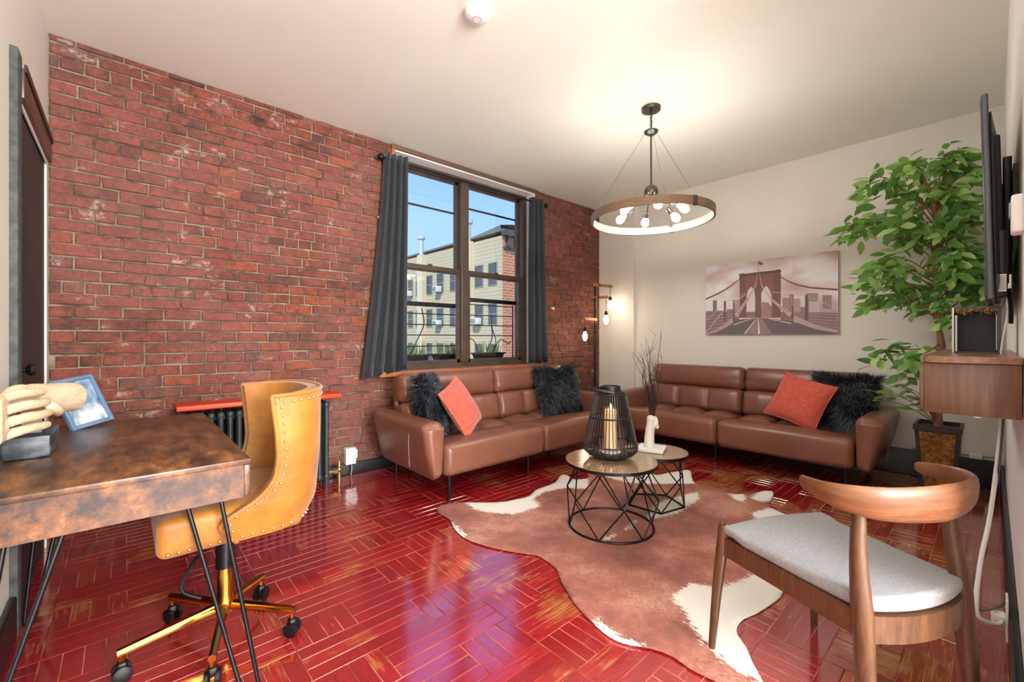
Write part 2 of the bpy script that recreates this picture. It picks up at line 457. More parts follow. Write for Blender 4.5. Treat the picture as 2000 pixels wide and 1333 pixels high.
# brick wall
wall_back = struct('wall_back', MB().span(XL, WX0, YB + .007, YB + .36, 0, H).span(WX1, XF, YB + .007, YB + .36, 0, H)
                   .span(WX0, WX1, YB + .007, YB + .36, 0, WZ0).span(WX0, WX1, YB + .007, YB + .36, WZ1, H), M_mortar,
                   'exposed red brick wall around the window', 'wall')
B_obj, B_att = brick_mat('old_red_brick', False), brick_mat('old_red_brick_far', True)
def brick(mb, L, h, d=.012, c=.005, jit=.003):
    x, z = L / 2, h / 2
    J = lambda: random.uniform(-jit, jit)
    back = [(-x, 0, -z), (x, 0, -z), (x, 0, z), (-x, 0, z)]
    mid = [(p[0] + J(), -d + c + J() * .4, p[2] + J()) for p in back]
    fr = [(p[0] * (1 - 2 * c / L) + J(), -d + J() * .6, p[2] * (1 - 2 * c / h) + J()) for p in back]
    vs = back + mid + fr
    fs = []
    for a in (0, 4):
        for k in range(4): fs.append((a + k, a + (k + 1) % 4, a + 4 + (k + 1) % 4, a + 4 + k))
    fs.append((8, 9, 10, 11))
    return mb.add(vs, fs)
RZ = .0723
bricks = []
for k in range(-21, 22):
    zc = 1.4386 + k * RZ
    head = k % 6 == 0
    L = .1035 if head else .2075
    x = XL - random.uniform(0, L) if head else XL - (0 if k % 2 else L / 2)
    zz0, zz1 = max(zc - RZ / 2, 0), min(zc + RZ / 2, H)
    while x < XF - .045:
        l = L * random.uniform(.93, 1.07) if not head else L * random.uniform(.9, 1.1)
        a, b = max(x, XL), min(x + l, XF - .045)
        x += l
        if b - a < .03 or zz1 - zz0 < .025: continue
        if zz1 > WZ0 and zz0 < WZ1 and b > WX0 and a < WX1:
            if zz0 < WZ0 - .03: pass
            elif a < WX0 - .03: b = WX0
            elif b > WX1 + .03: a = WX1
            else: continue
        bricks.append((a, b, zz0, min(zz1, WZ0) if (b > WX0 and a < WX1 and zz0 < WZ0) else zz1))
variants = [[brick(MB(), .2075 - .010, RZ - .0095).mesh('brick', B_obj, False) for _ in range(10)], [brick(MB(), .1035 - .010, RZ - .0095).mesh('brick', B_obj, False) for _ in range(8)]]
bricks.sort(key=lambda b: (b[0] + b[1]) / 2 + (0 if b[2] > .35 else 2.2))
rb = MB(); rbc = []
for n, (a, b, z0, z1) in enumerate(bricks):
    l, h = b - a - .010, z1 - z0 - .0095
    loc = ((a + b) / 2, YB + .009 - random.uniform(-.002, .003), (z0 + z1) / 2 + random.uniform(-.0025, .0025))
    tilt = random.gauss(0, .008)
    if n < 300:
        vset = 0 if l > .14 else 1
        o = bpy.data.objects.new('brick', random.choice(variants[vset])); COL.objects.link(o); o.parent = wall_back
        o.location = loc; o.rotation_euler = (0, tilt, random.gauss(0, .008))
        o.scale = (l / ((.2075 if vset == 0 else .1035) - .010), 1, h / (RZ - .0095))
    else:
        rb.M = Matrix.Translation(loc) @ Matrix.Rotation(tilt, 4, 'Y')
        brick(rb, l, h); rbc += [random.random()] * 12
o = rb.build('brickwork', B_att, wall_back, False); tag(o, kind='stuff')
a = o.data.attributes.new('rnd', 'FLOAT', 'POINT'); a.data.foreach_set('value', rbc)

# baseboards
def board(name, x0, x1, y0, y1, z1, label, m=M_black_trim):
    struct(name, MB().rbox(((x0 + x1) / 2, (y0 + y1) / 2, z1 / 2), (x1 - x0, y1 - y0, z1), .006, 2), m, label, 'baseboard', True)
board('baseboard_back', 1.2, XF - .046, YB - .02, YB - .003, .1, 'black baseboard under the brick wall')
board('baseboard_far', XF - .025, XF - .001, YR + .026, 3.055, .215, 'black baseboard along the wall behind the far sofa')
board('baseboard_right', 1.56, XF - .03, YR + .001, YR + .022, .2, 'black baseboard along the white wall beside the chair')
board('baseboard_left', XL + .001, XL + .022, .4, 2.48, .16, 'dark baseboard along the wall under the desk')

# door in the left wall
d1 = thing('door_1', 'dark brown door in the cream wall beside the bricks', 'door', (XL, 3.0, 0), kind='structure')
MB().rbox((XL - .021, 3.005, 1.05), (.046, .848, 2.098), .004, 1).build('door_leaf', M_dark_door, d1)
M_grey_case = pm('grey_rough_casing', C(82, 83, 80), .8, col2=C(56, 58, 58), nscale=30, bmp=.6, bscale=60, bdist=.004)
MB().rbox((XL + .008, 2.535, 1.13), (.03, .09, 2.26), .004, 1).build('casing', M_grey_case, d1)
MB().rbox((XL + .004, 3.445, 1.05), (.012, .03, 2.1), .004, 1).build('casing', M_white_wall, d1)
hd = MB().rbox((XL + .012, 3.01, 2.16), (.035, .86, .12), .004, 1).build('header', wood('red_brown_header', C(66, 40, 32), C(86, 54, 42), C(100, 66, 50), (8, 1, 8), 3), d1)
MB().span(XL + .028, XL + .036, 2.58, 3.44, 2.205, 2.235).build('header_cap', M_black_trim, hd, False)
MB().tube([(XL + .012, 2.6, 2.092), (XL + .012, 3.40, 2.088)], .006, 8).build('light_strip', M_white, d1)
kn = MB().lathe((XL - .008, 2.66, 1.01), [(.026, 0), (.026, .006), (.009, .01), (.009, .03), (.02, .036), (.026, .048), (.02, .06), (.004, .063)], 16, Matrix.Rotation(PI / 2, 3, 'Y'))
kn.build('knob', M_black_metal, d1)

# window
w1 = thing('window_1', 'double-hung window pair in bronze frames in the brick wall', 'window', (2.7, 3.79, .85), kind='structure')
MB().span(WX0, 1.90, 3.74, 3.85, .845, WZ1).span(3.52, WX1, 3.74, 3.85, .845, WZ1).span(1.90, 3.52, 3.74, 3.85, 2.795, WZ1).span(1.90, 3.52, 3.74, 3.85, .845, .885).build('window_frame', M_brown_frame, w1, False)
MB().rbox((2.685, 3.79, 1.84), (.10, .115, 1.91), .012, 2).build('mullion', M_brown_frame, w1)
for (a, b, zb, zt) in ((1.90, 2.635, 1.486, 2.475), (2.735, 3.52, 1.565, 2.565)):
    up = MB().span(a, a + .035, 3.805, 3.835, 1.82, 2.80).span(b - .035, b, 3.805, 3.835, 1.82, 2.80).span(a, b, 3.805, 3.835, 2.77, 2.80).span(a, b, 3.795, 3.835, 1.815, 1.865).build('upper_sash', M_brown_frame, w1, False)
    MB().span(a + .03, b - .03, 3.818, 3.822, 1.86, 2.775).build('pane', M_glass, up, False)
    lo = MB().span(a, a + .035, 3.765, 3.795, .885, 1.86).span(b - .035, b, 3.765, 3.795, .885, 1.86).span(a, b, 3.765, 3.795, .885, .92).span(a, b, 3.76, 3.795, 1.825, 1.87).build('lower_sash', M_brown_frame, w1, False)
    MB().span(a + .03, b - .03, 3.778, 3.782, .915, 1.83).build('pane', M_glass, lo, False)
    MB().span(a, b, 3.842, 3.862, zb - .022, zb + .022).build('storm_rail', M_black_metal, w1, False)
    MB().span(a, b, 3.842, 3.856, zt - .009, zt + .009).build('storm_bar', M_black_metal, w1, False)
    MB().rbox(((a + b) / 2, 3.755, 1.875), (.05, .02, .02), .006).build('sash_lock', M_brown_frame, w1)
# lining boards, sill and head strip
struct('trim_1', MB().rbox(((1.63 + 3.655) / 2, 3.64, .822), (2.025, .25, .045), .008, 2), M_sill, 'orange varnished wooden sill under the window', 'window sill', True)
struct('trim_2', MB().rbox((2.7, 3.592, 2.867), (1.86, .03, .034), .004, 1), wood('brown_head_strip', C(88, 60, 42), C(110, 78, 56), C(128, 94, 70), (1, 12, 12), 3), 'brown wooden strip along the ceiling above the window', 'trim', True)
struct('trim_3', MB().span(WX0, WX1, 3.61, 3.74, 2.838, 2.85).span(WX1 - .012, WX1, 3.61, 3.74, .846, 2.838).span(WX0, WX0 + .012, 3.61, 3.74, .846, 2.838), M_white_wall, 'white lining boards inside the window recess', 'trim')
struct('trim_4', MB().rbox((1.786, 3.59, 2.72), (.03, .03, .25), .004, 1), M_sill, 'short upright wooden strip at the window top corner', 'trim', True)

# ================================================================ SOFAS
M_leg = M_black_metal
def gauss(x, s): return math.exp(-(x / s) ** 2)
def make_sofa(M, label, where):
    loc = M @ Vector((0, .43, 0))
    t = thing('sofa', label, 'sofa', loc, 'matching brown leather sofas')
    for sx in (-1, 1):
        def seat_fn(q, h):
            x, y, z = q; u = x / h[0]; f = y + h[1]
            if z > 0:
                w = min(1, z / (h[2] * .8))
                edge = max(0, 1 - abs(u) ** 6)
                bol = .020 * (1 - u * u) * gauss(f - .20, .22)
                tuft = .044 * abs(math.cos(PI * 1.5 * u)) ** .6 * max(0, math.sin(PI * min(1, max(0, (f - .41) / .33)))) ** .7 if f > .41 else 0
                seam = -.03 * gauss(f - .41, .025) - (.032 * (gauss(u - 1 / 3, .035) + gauss(u + 1 / 3, .035)) if f > .40 else 0)
                wr = .004 * mnoise.noise(Vector((x * 14, y * 9, sx * 3.0))) * (1 if f > .38 else .25)
                z += w * edge * (bol + tuft + seam - .012 + wr) - (.03 * w if f > .41 else .03 * w * max(0, (f - .15) / .26))
            if f < .1: y -= .012 * (1 - (z / h[2]) ** 2)
            return x, y, z
        c = MB(M).rbox((sx * .4925, .37, .292), (.978, .74, .235), .05, 4, (36, 30, 3), seat_fn)
        c.build('seat_cushion', M_leather, t, angle=70)
        R = Matrix.Rotation(-.22, 3, 'X')
        def low_fn(q, h):
            x, y, z = q; u = x / h[0]; v = z / h[2]
            if y < 0:
                w = min(1, -y / (h[1] * .7))
                y -= w * (.040 * abs(math.cos(PI * 1.5 * u)) ** .5 * max(0, 1 - v * v) ** .6 - .024 * (gauss(u - 1 / 3, .03) + gauss(u + 1 / 3, .03)) - .01)
                y -= w * .004 * mnoise.noise(Vector((x * 25, z * 9, 5 + sx)))
            return x, y, z
        MB(M).rbox((sx * .4925, .665, .50), (.978, .15, .245), .045, 4, (36, 2, 8), low_fn, R).build('lumbar_cushion', M_leather, t, angle=70)
        def up_fn(q, h):
            x, y, z = q; u = x / h[0]; v = z / h[2]
            if y < 0:
                w = min(1, -y / (h[1] * .7))
                y -= w * (.03 * (1 - u ** 6) * max(0, 1 - v * v) - .008)
                y += w * .012 * gauss(abs(u) - 1, .14) * abs(math.sin(z * 55)) * (v < 0)
            return x, y, z
        MB(M).rbox((sx * .4925, .722, .73), (.978, .15, .23), .045, 4, (22, 2, 8), up_fn, R).build('back_cushion', M_leather, t, angle=70)
        def arm_fn(q, h):
            x, y, z = q; v = z / h[2]; o = x * sx / h[0]
            k_ = (v + 1) / 2; x += sx * max(0, o) * (lerp(-.075, .032, k_ ** .7) if k_ > 0 else -.075) - sx * .02 * max(0, o) * max(0, v - .6)
            y += .03 * (y < 0) * (-v * .5) + (.02 * (v > .8) if y < 0 else 0)
            if y > .2: z += .02 * (y - .2)
            return x, y, z
        a = MB(M).rbox((sx * 1.062, .405, .372), (.145, .83, .40), .055, 4, (4, 12, 8), arm_fn).build('armrest', M_leather, t, angle=70)
        MB(M).tube([(sx * 1.142, .22, .24), (sx * 1.150, .22, .40), (sx * 1.146, .22, .53)], .0025, 5).build('stitching', M_leather, a)
        for (lx, ly) in ((.93, .045), (.93, .84)):
            MB(M).tube([(sx * lx, ly, 0), (sx * lx, ly, .20)], [.011, .017], 12).build('leg', M_leg, t)
    for ly in (.15, .78): MB(M).tube([(-.06, ly, 0), (-.06, ly, .20)], [.011, .017], 12).build('leg', M_leg, t)
    MB(M).span(-.95, .95, .06, .82, .165, .19).build('base_frame', M_black_trim, t, False)
    MB(M).rbox((0, .79, .52), (1.93, .05, .58), .02, 2, R=Matrix.Rotation(-.16, 3, 'X')).build('back_panel', M_leather, t)
    return t
MA = Matrix.Translation((2.62, 2.50, 0))
MBB = Matrix.Translation((3.93, 1.655, 0)) @ Matrix.Rotation(-PI / 2, 4, 'Z')
make_sofa(MA, 'brown leather sofa standing under the window against the brick wall', 'A')
make_sofa(MBB, 'brown leather sofa under the bridge picture against the cream wall', 'B')

# ---------------------------------------------------------------- cushions
M_coral = pm('coral_chenille', C(206, 92, 72), .85, col2=C(188, 76, 58), nscale=40, bmp=.35, bscale=220, bdist=.002, sheen=.3)
M_furbase = pm('black_fur_backing', C(20, 22, 26), .9)
def fur_mat():
    m, t, p = nt('long_black_fur')
    a = node(t, 'ShaderNodeAttribute', attribute_name='rnd')
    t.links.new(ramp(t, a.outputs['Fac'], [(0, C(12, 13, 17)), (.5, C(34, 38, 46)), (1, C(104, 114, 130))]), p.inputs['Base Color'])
    p.inputs['Roughness'].default_value = .42; p.inputs['Specular IOR Level'].default_value = .5
    return m
M_fur = fur_mat()
def frame_of(n, roll):
    N = Vector(n).normalized(); U = Vector((0, 0, 1)).cross(N).normalized(); V = N.cross(U)
    R = Matrix((U, V, N)).transposed()
    return R @ Matrix.Rotation(roll, 3, 'Z')
def pillow_pt(a, b, w, h, T, side, dent=0):
    k = max(0, (1 - abs(a) ** 3.2)) * max(0, (1 - abs(b) ** 3.2))
    x = a * w / 2 * (1 - .07 * (1 - b * b)); y = b * h / 2 * (1 - .07 * (1 - a * a))
    if dent: y -= dent * gauss(a, .35) * max(0, b) ** 2
    return Vector((x, y, side * T / 2 * k ** .55))
def pillow(name, label, c, n, w, h, T, roll=0, fur=False, group=None, dent=0):
    R = frame_of(n, roll); c = Vector(c)
    t = thing(name, label, 'cushion', c, group)
    mb = MB()
    for sd in (1, -1):
        mb.grid(lambda a, b: c + R @ pillow_pt(a * 2 - 1, b * 2 - 1, w, h, T, sd, dent), 18, 18)
    bm_ = mb.build('cover', M_furbase if fur else M_coral, t, angle=80)
    if not fur:
        rim = [c + R @ pillow_pt(a, b, w, h, T, 1, dent) for (a, b) in [(-1 + 2 * i / 20, -1) for i in range(20)] + [(1, -1 + 2 * i / 20) for i in range(20)] + [(1 - 2 * i / 20, 1) for i in range(20)] + [(-1, 1 - 2 * i / 20) for i in range(21)]]
        MB().tube(rim, .004, 6).build('seam', M_coral, t)
        return t
    vs = []; fs = []; cols = []
    rnd = random.Random(sum(map(ord, label)))
    for k in range(8500):
        a, b = rnd.uniform(-1, 1), rnd.uniform(-1, 1); sd = 1 if rnd.random() < .72 else -1
        if rnd.random() < .16:
            if rnd.random() < .5: a = rnd.choice((-1, 1)) * rnd.uniform(.95, 1)
            else: b = rnd.choice((-1, 1)) * rnd.uniform(.95, 1)
        p = c + R @ pillow_pt(a, b, w, h, T, sd, dent)
        nl = R @ Vector((a * .8 * abs(a) ** 2, b * .8 * abs(b) ** 2, sd * (1.15 - .5 * max(abs(a), abs(b))))).normalized()
        sw = mnoise.noise_vector(p * 7) * .9
        d = (nl * .75 + Vector((0, 0, -.6)) * (1 if b < .75 else .1) + sw + Vector((rnd.gauss(0, .28), rnd.gauss(0, .28), rnd.gauss(0, .28)))).normalized()
        L = rnd.uniform(.045, .085); wd = rnd.uniform(.0011, .0021)
        sdv = d.cross(nl); sdv = sdv.normalized() if sdv.length > 1e-4 else Vector((1, 0, 0))
        m1 = p + (nl * .45 + d * .55) * L * .5; e = m1 + (d + Vector((0, 0, -.2))) * L * .5
        o = len(vs)
        vs += [p - sdv * wd, p + sdv * wd, m1 + sdv * wd, m1 - sdv * wd, e]
        fs += [(o, o + 1, o + 2, o + 3), (o + 3, o + 2, o + 4)]
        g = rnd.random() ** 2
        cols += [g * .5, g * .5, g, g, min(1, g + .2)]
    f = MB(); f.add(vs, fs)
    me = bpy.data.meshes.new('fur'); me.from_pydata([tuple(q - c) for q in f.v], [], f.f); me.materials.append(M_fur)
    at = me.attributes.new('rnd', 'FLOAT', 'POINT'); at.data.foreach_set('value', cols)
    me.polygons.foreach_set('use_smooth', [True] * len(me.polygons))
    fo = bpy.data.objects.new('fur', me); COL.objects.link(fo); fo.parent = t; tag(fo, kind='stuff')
    return t
GF = 'shaggy black fur cushions'; GC = 'coral fabric cushions'
pillow('fur_cushion', 'shaggy black fur cushion behind the coral cushion on the window sofa', (1.80, 2.97, .625), (.72, -.62, .30), .44, .44, .15, -.06, True, GF, .02)
pillow('fur_cushion', 'shaggy black fur cushion at the lamp end of the window sofa', (3.30, 2.975, .625), (-.22, -.9, .33), .47, .45, .15, .02, True, GF, .035)
pillow('fur_cushion', 'shaggy black fur cushion next to the plant on the far sofa', (4.46, .83, .61), (-.9, .28, .33), .47, .45, .15, .03, True, GF, .01)
pillow('cushion', 'coral cushion leaning on the black fur cushion of the window sofa', (1.975, 2.80, .60), (.42, -.78, .46), .40, .42, .14, .30, False, GC)
pillow('cushion', 'coral cushion leaning on the black fur cushion of the far sofa', (4.315, 1.11, .605), (-.88, .1, .40), .43, .42, .14, -.27, False, GC)

# ================================================================ COFFEE TABLES
M_ttop = wood('coffee_table_top_wood', C(122, 92, 64), C(150, 116, 82), C(172, 138, 102), (1, 9, 9), 5, .16, .8)
def coffee_table(cx, cy, zt, rt, rb, n, label, round_base, rot):
    t = thing('coffee_table', label, 'coffee table', (cx, cy, 0))
    tp = MB().lathe((cx, cy, zt), [(.01, -.02), (rt - .006, -.02), (rt, -.016), (rt, -.003), (rt - .003, 0), (.01, 0)], 56).build('table_top', M_ttop, t, angle=30)
    MB().band((cx, cy, zt - .011), rt, .004, .018, 56).build('edge_band', M_black_metal, tp, False)
    rr, zm = .0045, (zt - .02) * .52
    T = [(cx + rt * .74 * math.cos(rot + 2 * PI * k / n), cy + rt * .74 * math.sin(rot + 2 * PI * k / n), zt - .022) for k in range(n)]
    Mi = [(cx + rb * 1.12 * math.cos(rot + 2 * PI * (k + .5) / n), cy + rb * 1.12 * math.sin(rot + 2 * PI * (k + .5) / n), zm) for k in range(n)]
    Bo = [(cx + rb * math.cos(rot + 2 * PI * k / n), cy + rb * math.sin(rot + 2 * PI * k / n), .0138) for k in range(n)]
    for k in range(n):
        for (a, b) in ((T[k], Mi[k]), (T[k], Mi[k - 1]), (Mi[k], Bo[k]), (Mi[k - 1], Bo[k])):
            MB().tube([a, b], rr, 6).build('strut', M_black_metal, t)
    if round_base: MB().ring((cx, cy, .0138), rb, .007, 48, 8).build('base_ring', M_black_metal, t)
    else: MB().tube(Bo + [Bo[0]], .007, 6).build('base_ring', M_black_metal, t)
    MB().ring((cx, cy, zt - .024), rt * .74, .005, 36, 6).build('top_ring', M_black_metal, t)
coffee_table(2.19, 1.545, .408, .272, .25, 6, 'larger round coffee table with black wire base under the lantern', True, .35)
coffee_table(2.70, 1.545, .372, .215, .19, 5, 'smaller round coffee table with black wire base under the white vase', False, .1)

# lantern
M_bamboo = pm('black_bamboo', C(22, 21, 21), .4, col2=C(38, 35, 33), nscale=30)
lx, ly, lz = 2.225, 1.572, .409
lt = thing('lantern', 'black slatted bamboo lantern on the larger coffee table', 'lantern', (lx, ly, lz))
MB().lathe((lx, ly, lz), [(.07, 0), (.095, .004), (.105, .018), (.092, .03), (.06, .032)], 32).build('base', M_bamboo, lt)
sl = MB()
for k in range(44):
    a = 2 * PI * k / 44
    pr = [(.098, .018), (.135, .024), (.160, .048), (.163, .07), (.150, .13), (.124, .25), (.095, .385), (.088, .40)]
    sl.tube([(lx + r * math.cos(a), ly + r * math.sin(a), lz + z) for r, z in pr], .0031, 5)
o = sl.build('slats', M_bamboo, lt); tag(o, kind='stuff')
for (r, z, w) in ((.158, .085, .005), (.124, .25, .006), (.093, .39, .006), (.075, .402, .007)):
    MB().ring((lx, ly, lz + z), r, w, 36, 6).build('hoop', M_bamboo, lt)
MB().band((lx, ly, lz + .42), .056, .008, .04, 32).build('collar', M_bamboo, lt)
cr = Vector((cs, sn, 0)); rt_ = Vector((sn, -cs, 0))
hp = []
for k in range(17):
    a = PI * k / 16
    p = Vector((lx, ly, lz + .405)) + cr * (-.09 * math.cos(a)) + (-rt_ * .135 * math.sin(a)) + Vector((0, 0, .022 * math.sin(a)))
    hp.append(p)
MB().tube(hp, .009, 8, flat=.35).build('handle', M_bamboo, lt)
MB().lathe((lx, ly, lz + .034), [(.066, 0), (.066, .008), (.01, .008)], 24).build('tray', pm('pale_tray', C(212, 210, 206), .4), lt)
M_jar = glass_pane('clear_jar_glass', .12)
gj = MB().lathe((lx, ly, lz + .043), [(.051, 0), (.053, .26), (.051, .26), (.049, .006), (.005, .006)], 28); tag(gj.build('glass_cylinder', M_jar, lt), 'clear glass cylinder')
cd = thing('candle', 'cream pillar candle standing inside the black lantern', 'candle', (lx, ly, lz + .052))
MB().lathe((lx, ly, lz + .052), [(.036, 0), (.036, .235), (.033, .242), (.01, .236)], 24).build('wax', pm('cream_wax', C(236, 214, 168), .5, emit=C(255, 196, 110), estr=.28), cd)
MB().sphere((lx, ly, lz + .312), .008, 8, (1, 1, 2.1)).build('flame', emis('candle_flame', C(255, 190, 96), 14), cd)
MB().tube([(lx, ly, lz + .286), (lx, ly, lz + .302)], .0015, 5).build('wick', M_black_metal, cd)

# white hand vase and twigs
M_ceram = pm('white_ceramic', C(238, 236, 230), .35)
vx, vy, vz = 2.68, 1.575, .373
vt = thing('vase', 'white hand-shaped vase on a square base on the smaller table', 'vase', (vx, vy, vz))
R20 = Matrix.Rotation(.35, 3, 'Z')
MB().rbox((vx + .01, vy - .012, vz + .011), (.175, .175, .022), .004, 2, R=R20).build('base', M_ceram, vt)
hv = MB()
Rt = rt_ * .012
col = [Vector((vx, vy, vz + .018)), Vector((vx, vy, vz + .07)), Vector((vx, vy, vz + .13)) + Rt * .4, Vector((vx, vy, vz + .175)) + Rt * 1.0, Vector((vx, vy, vz + .215)) + Rt * 1.8, Vector((vx, vy, vz + .235)) + Rt * 2.2]
hv.tube(smooth_path(col, 4), [interp(i, [0, 6, 12, 16, 20], [.041, .036, .033, .043, .026]) for i in range(21)], 14, flat=.85)
for k in range(4):
    b = Vector((vx, vy, vz + .222 - .017 * k)) + rt_ * (.028 + .004 * k) - cr * .012
    hv.tube(smooth_path([b - rt_ * .03 + Vector((0, 0, .012)), b + Vector((0, 0, .006)), b + rt_ * .016 - Vector((0, 0, .008)), b + rt_ * .004 - Vector((0, 0, .02))], 3), .0095, 8)
hv.tube(smooth_path([Vector((vx, vy, vz + .15)) + rt_ * .02, Vector((vx, vy, vz + .185)) + rt_ * .04 - cr * .03, Vector((vx, vy, vz + .21)) + rt_ * .045 - cr * .02], 3), .010, 8)
ho = hv.build('hand', M_ceram, vt)
rm = ho.modifiers.new('carve', 'REMESH'); rm.mode = 'VOXEL'; rm.voxel_size = .004; rm.use_smooth_shade = True
M_twig = pm('dark_twigs', C(70, 54, 44), .8, col2=C(50, 38, 32), nscale=30)
tw = thing('twig_bundle', 'bundle of dark bare twigs standing in the white vase', 'twigs', (vx, vy, vz + .225))
rnd = random.Random(5)
for k in range(26):
    a = rnd.uniform(0, 2 * PI); sp = rnd.uniform(.01, .13)
    top = Vector((vx, vy, vz + rnd.uniform(.5, .80))) + rt_ * (math.cos(a) * sp * 1.1 + .015) + cr * (math.sin(a) * sp)
    b0 = Vector((vx, vy, vz + .21)) + rt_ * (.022 + rnd.uniform(-.008, .008)) + cr * rnd.uniform(-.008, .008)
    P = [b0]
    for q in range(1, 6):
        p = b0.lerp(top, q / 5) + rt_ * (math.cos(a) * sp * .35 * math.sin(PI * q / 5) * (-.5)) + Vector((rnd.gauss(0, .005), rnd.gauss(0, .005), 0)) * (1 + q * .5)
        P.append(p)
    mbt = MB().tube(smooth_path(P, 2), [lerp(.0032, .0007, i / 10) for i in range(11)], 5)
    for s in range(rnd.randint(2, 5)):
        q = P[rnd.randint(2, 5)]
        e = q + Vector((rnd.gauss(0, .03), rnd.gauss(0, .03), rnd.uniform(.02, .09)))
        mbt.tube([q, q.lerp(e, .5) + Vector((rnd.gauss(0, .006), 0, 0)), e], [.0012, .0009, .0004], 4)
    mbt.build('twig', M_twig, tw)

# ================================================================ COWHIDE RUG
RUG = [(1.54, 2.46), (1.59, 2.5), (1.68, 2.47), (1.75, 2.42), (1.85, 2.33), (1.95, 2.26), (2.06, 2.23), (2.16, 2.22), (2.27, 2.27), (2.37, 2.28), (2.51, 2.29), (2.64, 2.36), (2.7, 2.38), (2.71, 2.33), (2.68, 2.23), (2.76, 2.19), (2.81, 2.2), (2.92, 2.3), (2.99, 2.3), (3.03, 2.17), (3.1, 2.04), (3.26, 1.93), (3.27, 1.85), (3.39, 1.82), (3.5, 1.78), (3.59, 1.76), (3.58, 1.71), (3.44, 1.64), (3.31, 1.55), (3.29, 1.45), (3.3, 1.37), (3.28, 1.26), (3.34, 1.21), (3.42, 1.16), (3.5, 1.14), (3.56, 1.09), (3.5, 1.06), (3.39, 1.04), (3.26, 1.02), (3.21, .99), (3.17, .92), (3.16, .89), (3.07, .79), (2.87, .7), (2.56, .64), (2.3, .63), (2.23, .63), (2.14, .62), (2.04, .63), (1.93, .65), (1.86, .67), (1.79, .67), (1.74, .65), (1.69, .6), (1.63, .56), (1.57, .51), (1.5, .47), (1.44, .49), (1.45, .55), (1.45, .62), (1.44, .69), (1.45, .76), (1.43, .83), (1.39, .89), (1.37, .94), (1.37, 1.0), (1.39, 1.08), (1.42, 1.17), (1.46, 1.25), (1.51, 1.34), (1.57, 1.42), (1.59, 1.49), (1.6, 1.58), (1.58, 1.62), (1.53, 1.7), (1.48, 1.8), (1.45, 1.89), (1.43, 1.99), (1.45, 2.12), (1.49, 2.22), (1.51, 2.29), (1.51, 2.39)]
WHITE = [[(1.74, 2.43), (1.72, 2.27), (1.78, 2.15), (1.86, 2.05), (2.02, 2.04), (2.08, 2.03), (2.14, 2.16), (2.29, 2.2), (2.47, 2.16), (2.6, 2.02), (2.77, 2.18), (2.77, 2.3), (2.75, 2.46), (2.25, 2.31), (2.09, 2.28), (1.88, 2.37)],
         [(3.1, 2.28), (2.92, 2.11), (2.92, 1.92), (3.02, 1.79), (3.28, 1.56), (3.33, 1.53), (3.71, 1.73), (3.58, 1.92)],
         [(2.46, 1.46), (2.7, 1.53), (2.86, 1.52), (3.13, 1.45), (3.01, 1.38), (2.65, 1.36), (2.44, 1.42)],
         [(3.3, 1.29), (3.2, 1.23), (3.17, 1.15), (3.26, 1.16), (3.36, 1.21)], [(3.28, 1.14), (3.28, 1.07), (3.36, .98), (3.64, 1.06), (3.54, 1.15)],
         [(3.01, 1.04), (3.22, .99), (3.27, .84), (3.02, .78), (2.96, .9), (2.93, .99)],
         [(1.79, .94), (1.95, .93), (1.98, .85), (2.08, .8), (2.16, .78), (2.33, .76), (2.75, .62), (1.98, .45), (1.56, .46), (1.55, .59), (1.59, .7), (1.67, .81), (1.73, .85), (1.75, .92)],
         [(1.49, 2.22), (1.48, 2.13), (1.45, 2.0), (1.37, 2.01)], [(1.42, 1.07), (1.4, 1.0), (1.4, .93), (1.42, .86), (1.33, .93), (1.35, 1.04)], [(1.97, 1.47), (2.11, 1.46), (2.1, 1.44), (2.0, 1.44)], [(2.19, 1.45), (2.35, 1.48), (2.34, 1.46), (2.21, 1.44)]]
def seg_d(p, a, b):
    ax, ay = a; bx_, by = b; dx, dy = bx_ - ax, by - ay
    t = max(0, min(1, ((p[0] - ax) * dx + (p[1] - ay) * dy) / (dx * dx + dy * dy + 1e-12)))
    return math.hypot(p[0] - ax - t * dx, p[1] - ay - t * dy)
def sdist(p, poly):
    ins = False; d = 9
    for i in range(len(poly)):
        a, b = poly[i], poly[(i + 1) % len(poly)]
        d = min(d, seg_d(p, a, b))
        if (a[1] > p[1]) != (b[1] > p[1]) and p[0] < (b[0] - a[0]) * (p[1] - a[1]) / (b[1] - a[1]) + a[0]: ins = not ins
    return d if ins else -d
bm = bmesh.new()
sm = [(p.x, p.y) for p in smooth_path([(a, b, 0) for a, b in RUG] + [(RUG[0][0], RUG[0][1], 0)], 2)[:-1]]
bvs = [bm.verts.new((x, y, 0)) for x, y in sm]
bm.faces.new(bvs)
for k in range(int((3.7 - 1.3) / .03)):
    bmesh.ops.bisect_plane(bm, geom=bm.verts[:] + bm.edges[:] + bm.faces[:], plane_co=(1.3 + k * .03 + .0007, 0, 0), plane_no=(1, 0, 0))
for k in range(int((2.6 - .4) / .03)):
    bmesh.ops.bisect_plane(bm, geom=bm.verts[:] + bm.edges[:] + bm.faces[:], plane_co=(0, .4 + k * .03 + .0007, 0), plane_no=(0, 1, 0))
vals = []
for v in bm.verts:
    p = (v.co.x, v.co.y)
    vals.append(max(sdist(p, w) for w in WHITE))
    v.co.z = .0055 + .001 * mnoise.noise(Vector((v.co.x * 4, v.co.y * 4, 1)))
me = bpy.data.meshes.new('cowhide_rug'); bm.to_mesh(me); bm.free()
a = me.attributes.new('white', 'FLOAT', 'POINT'); a.data.foreach_set('value', vals)
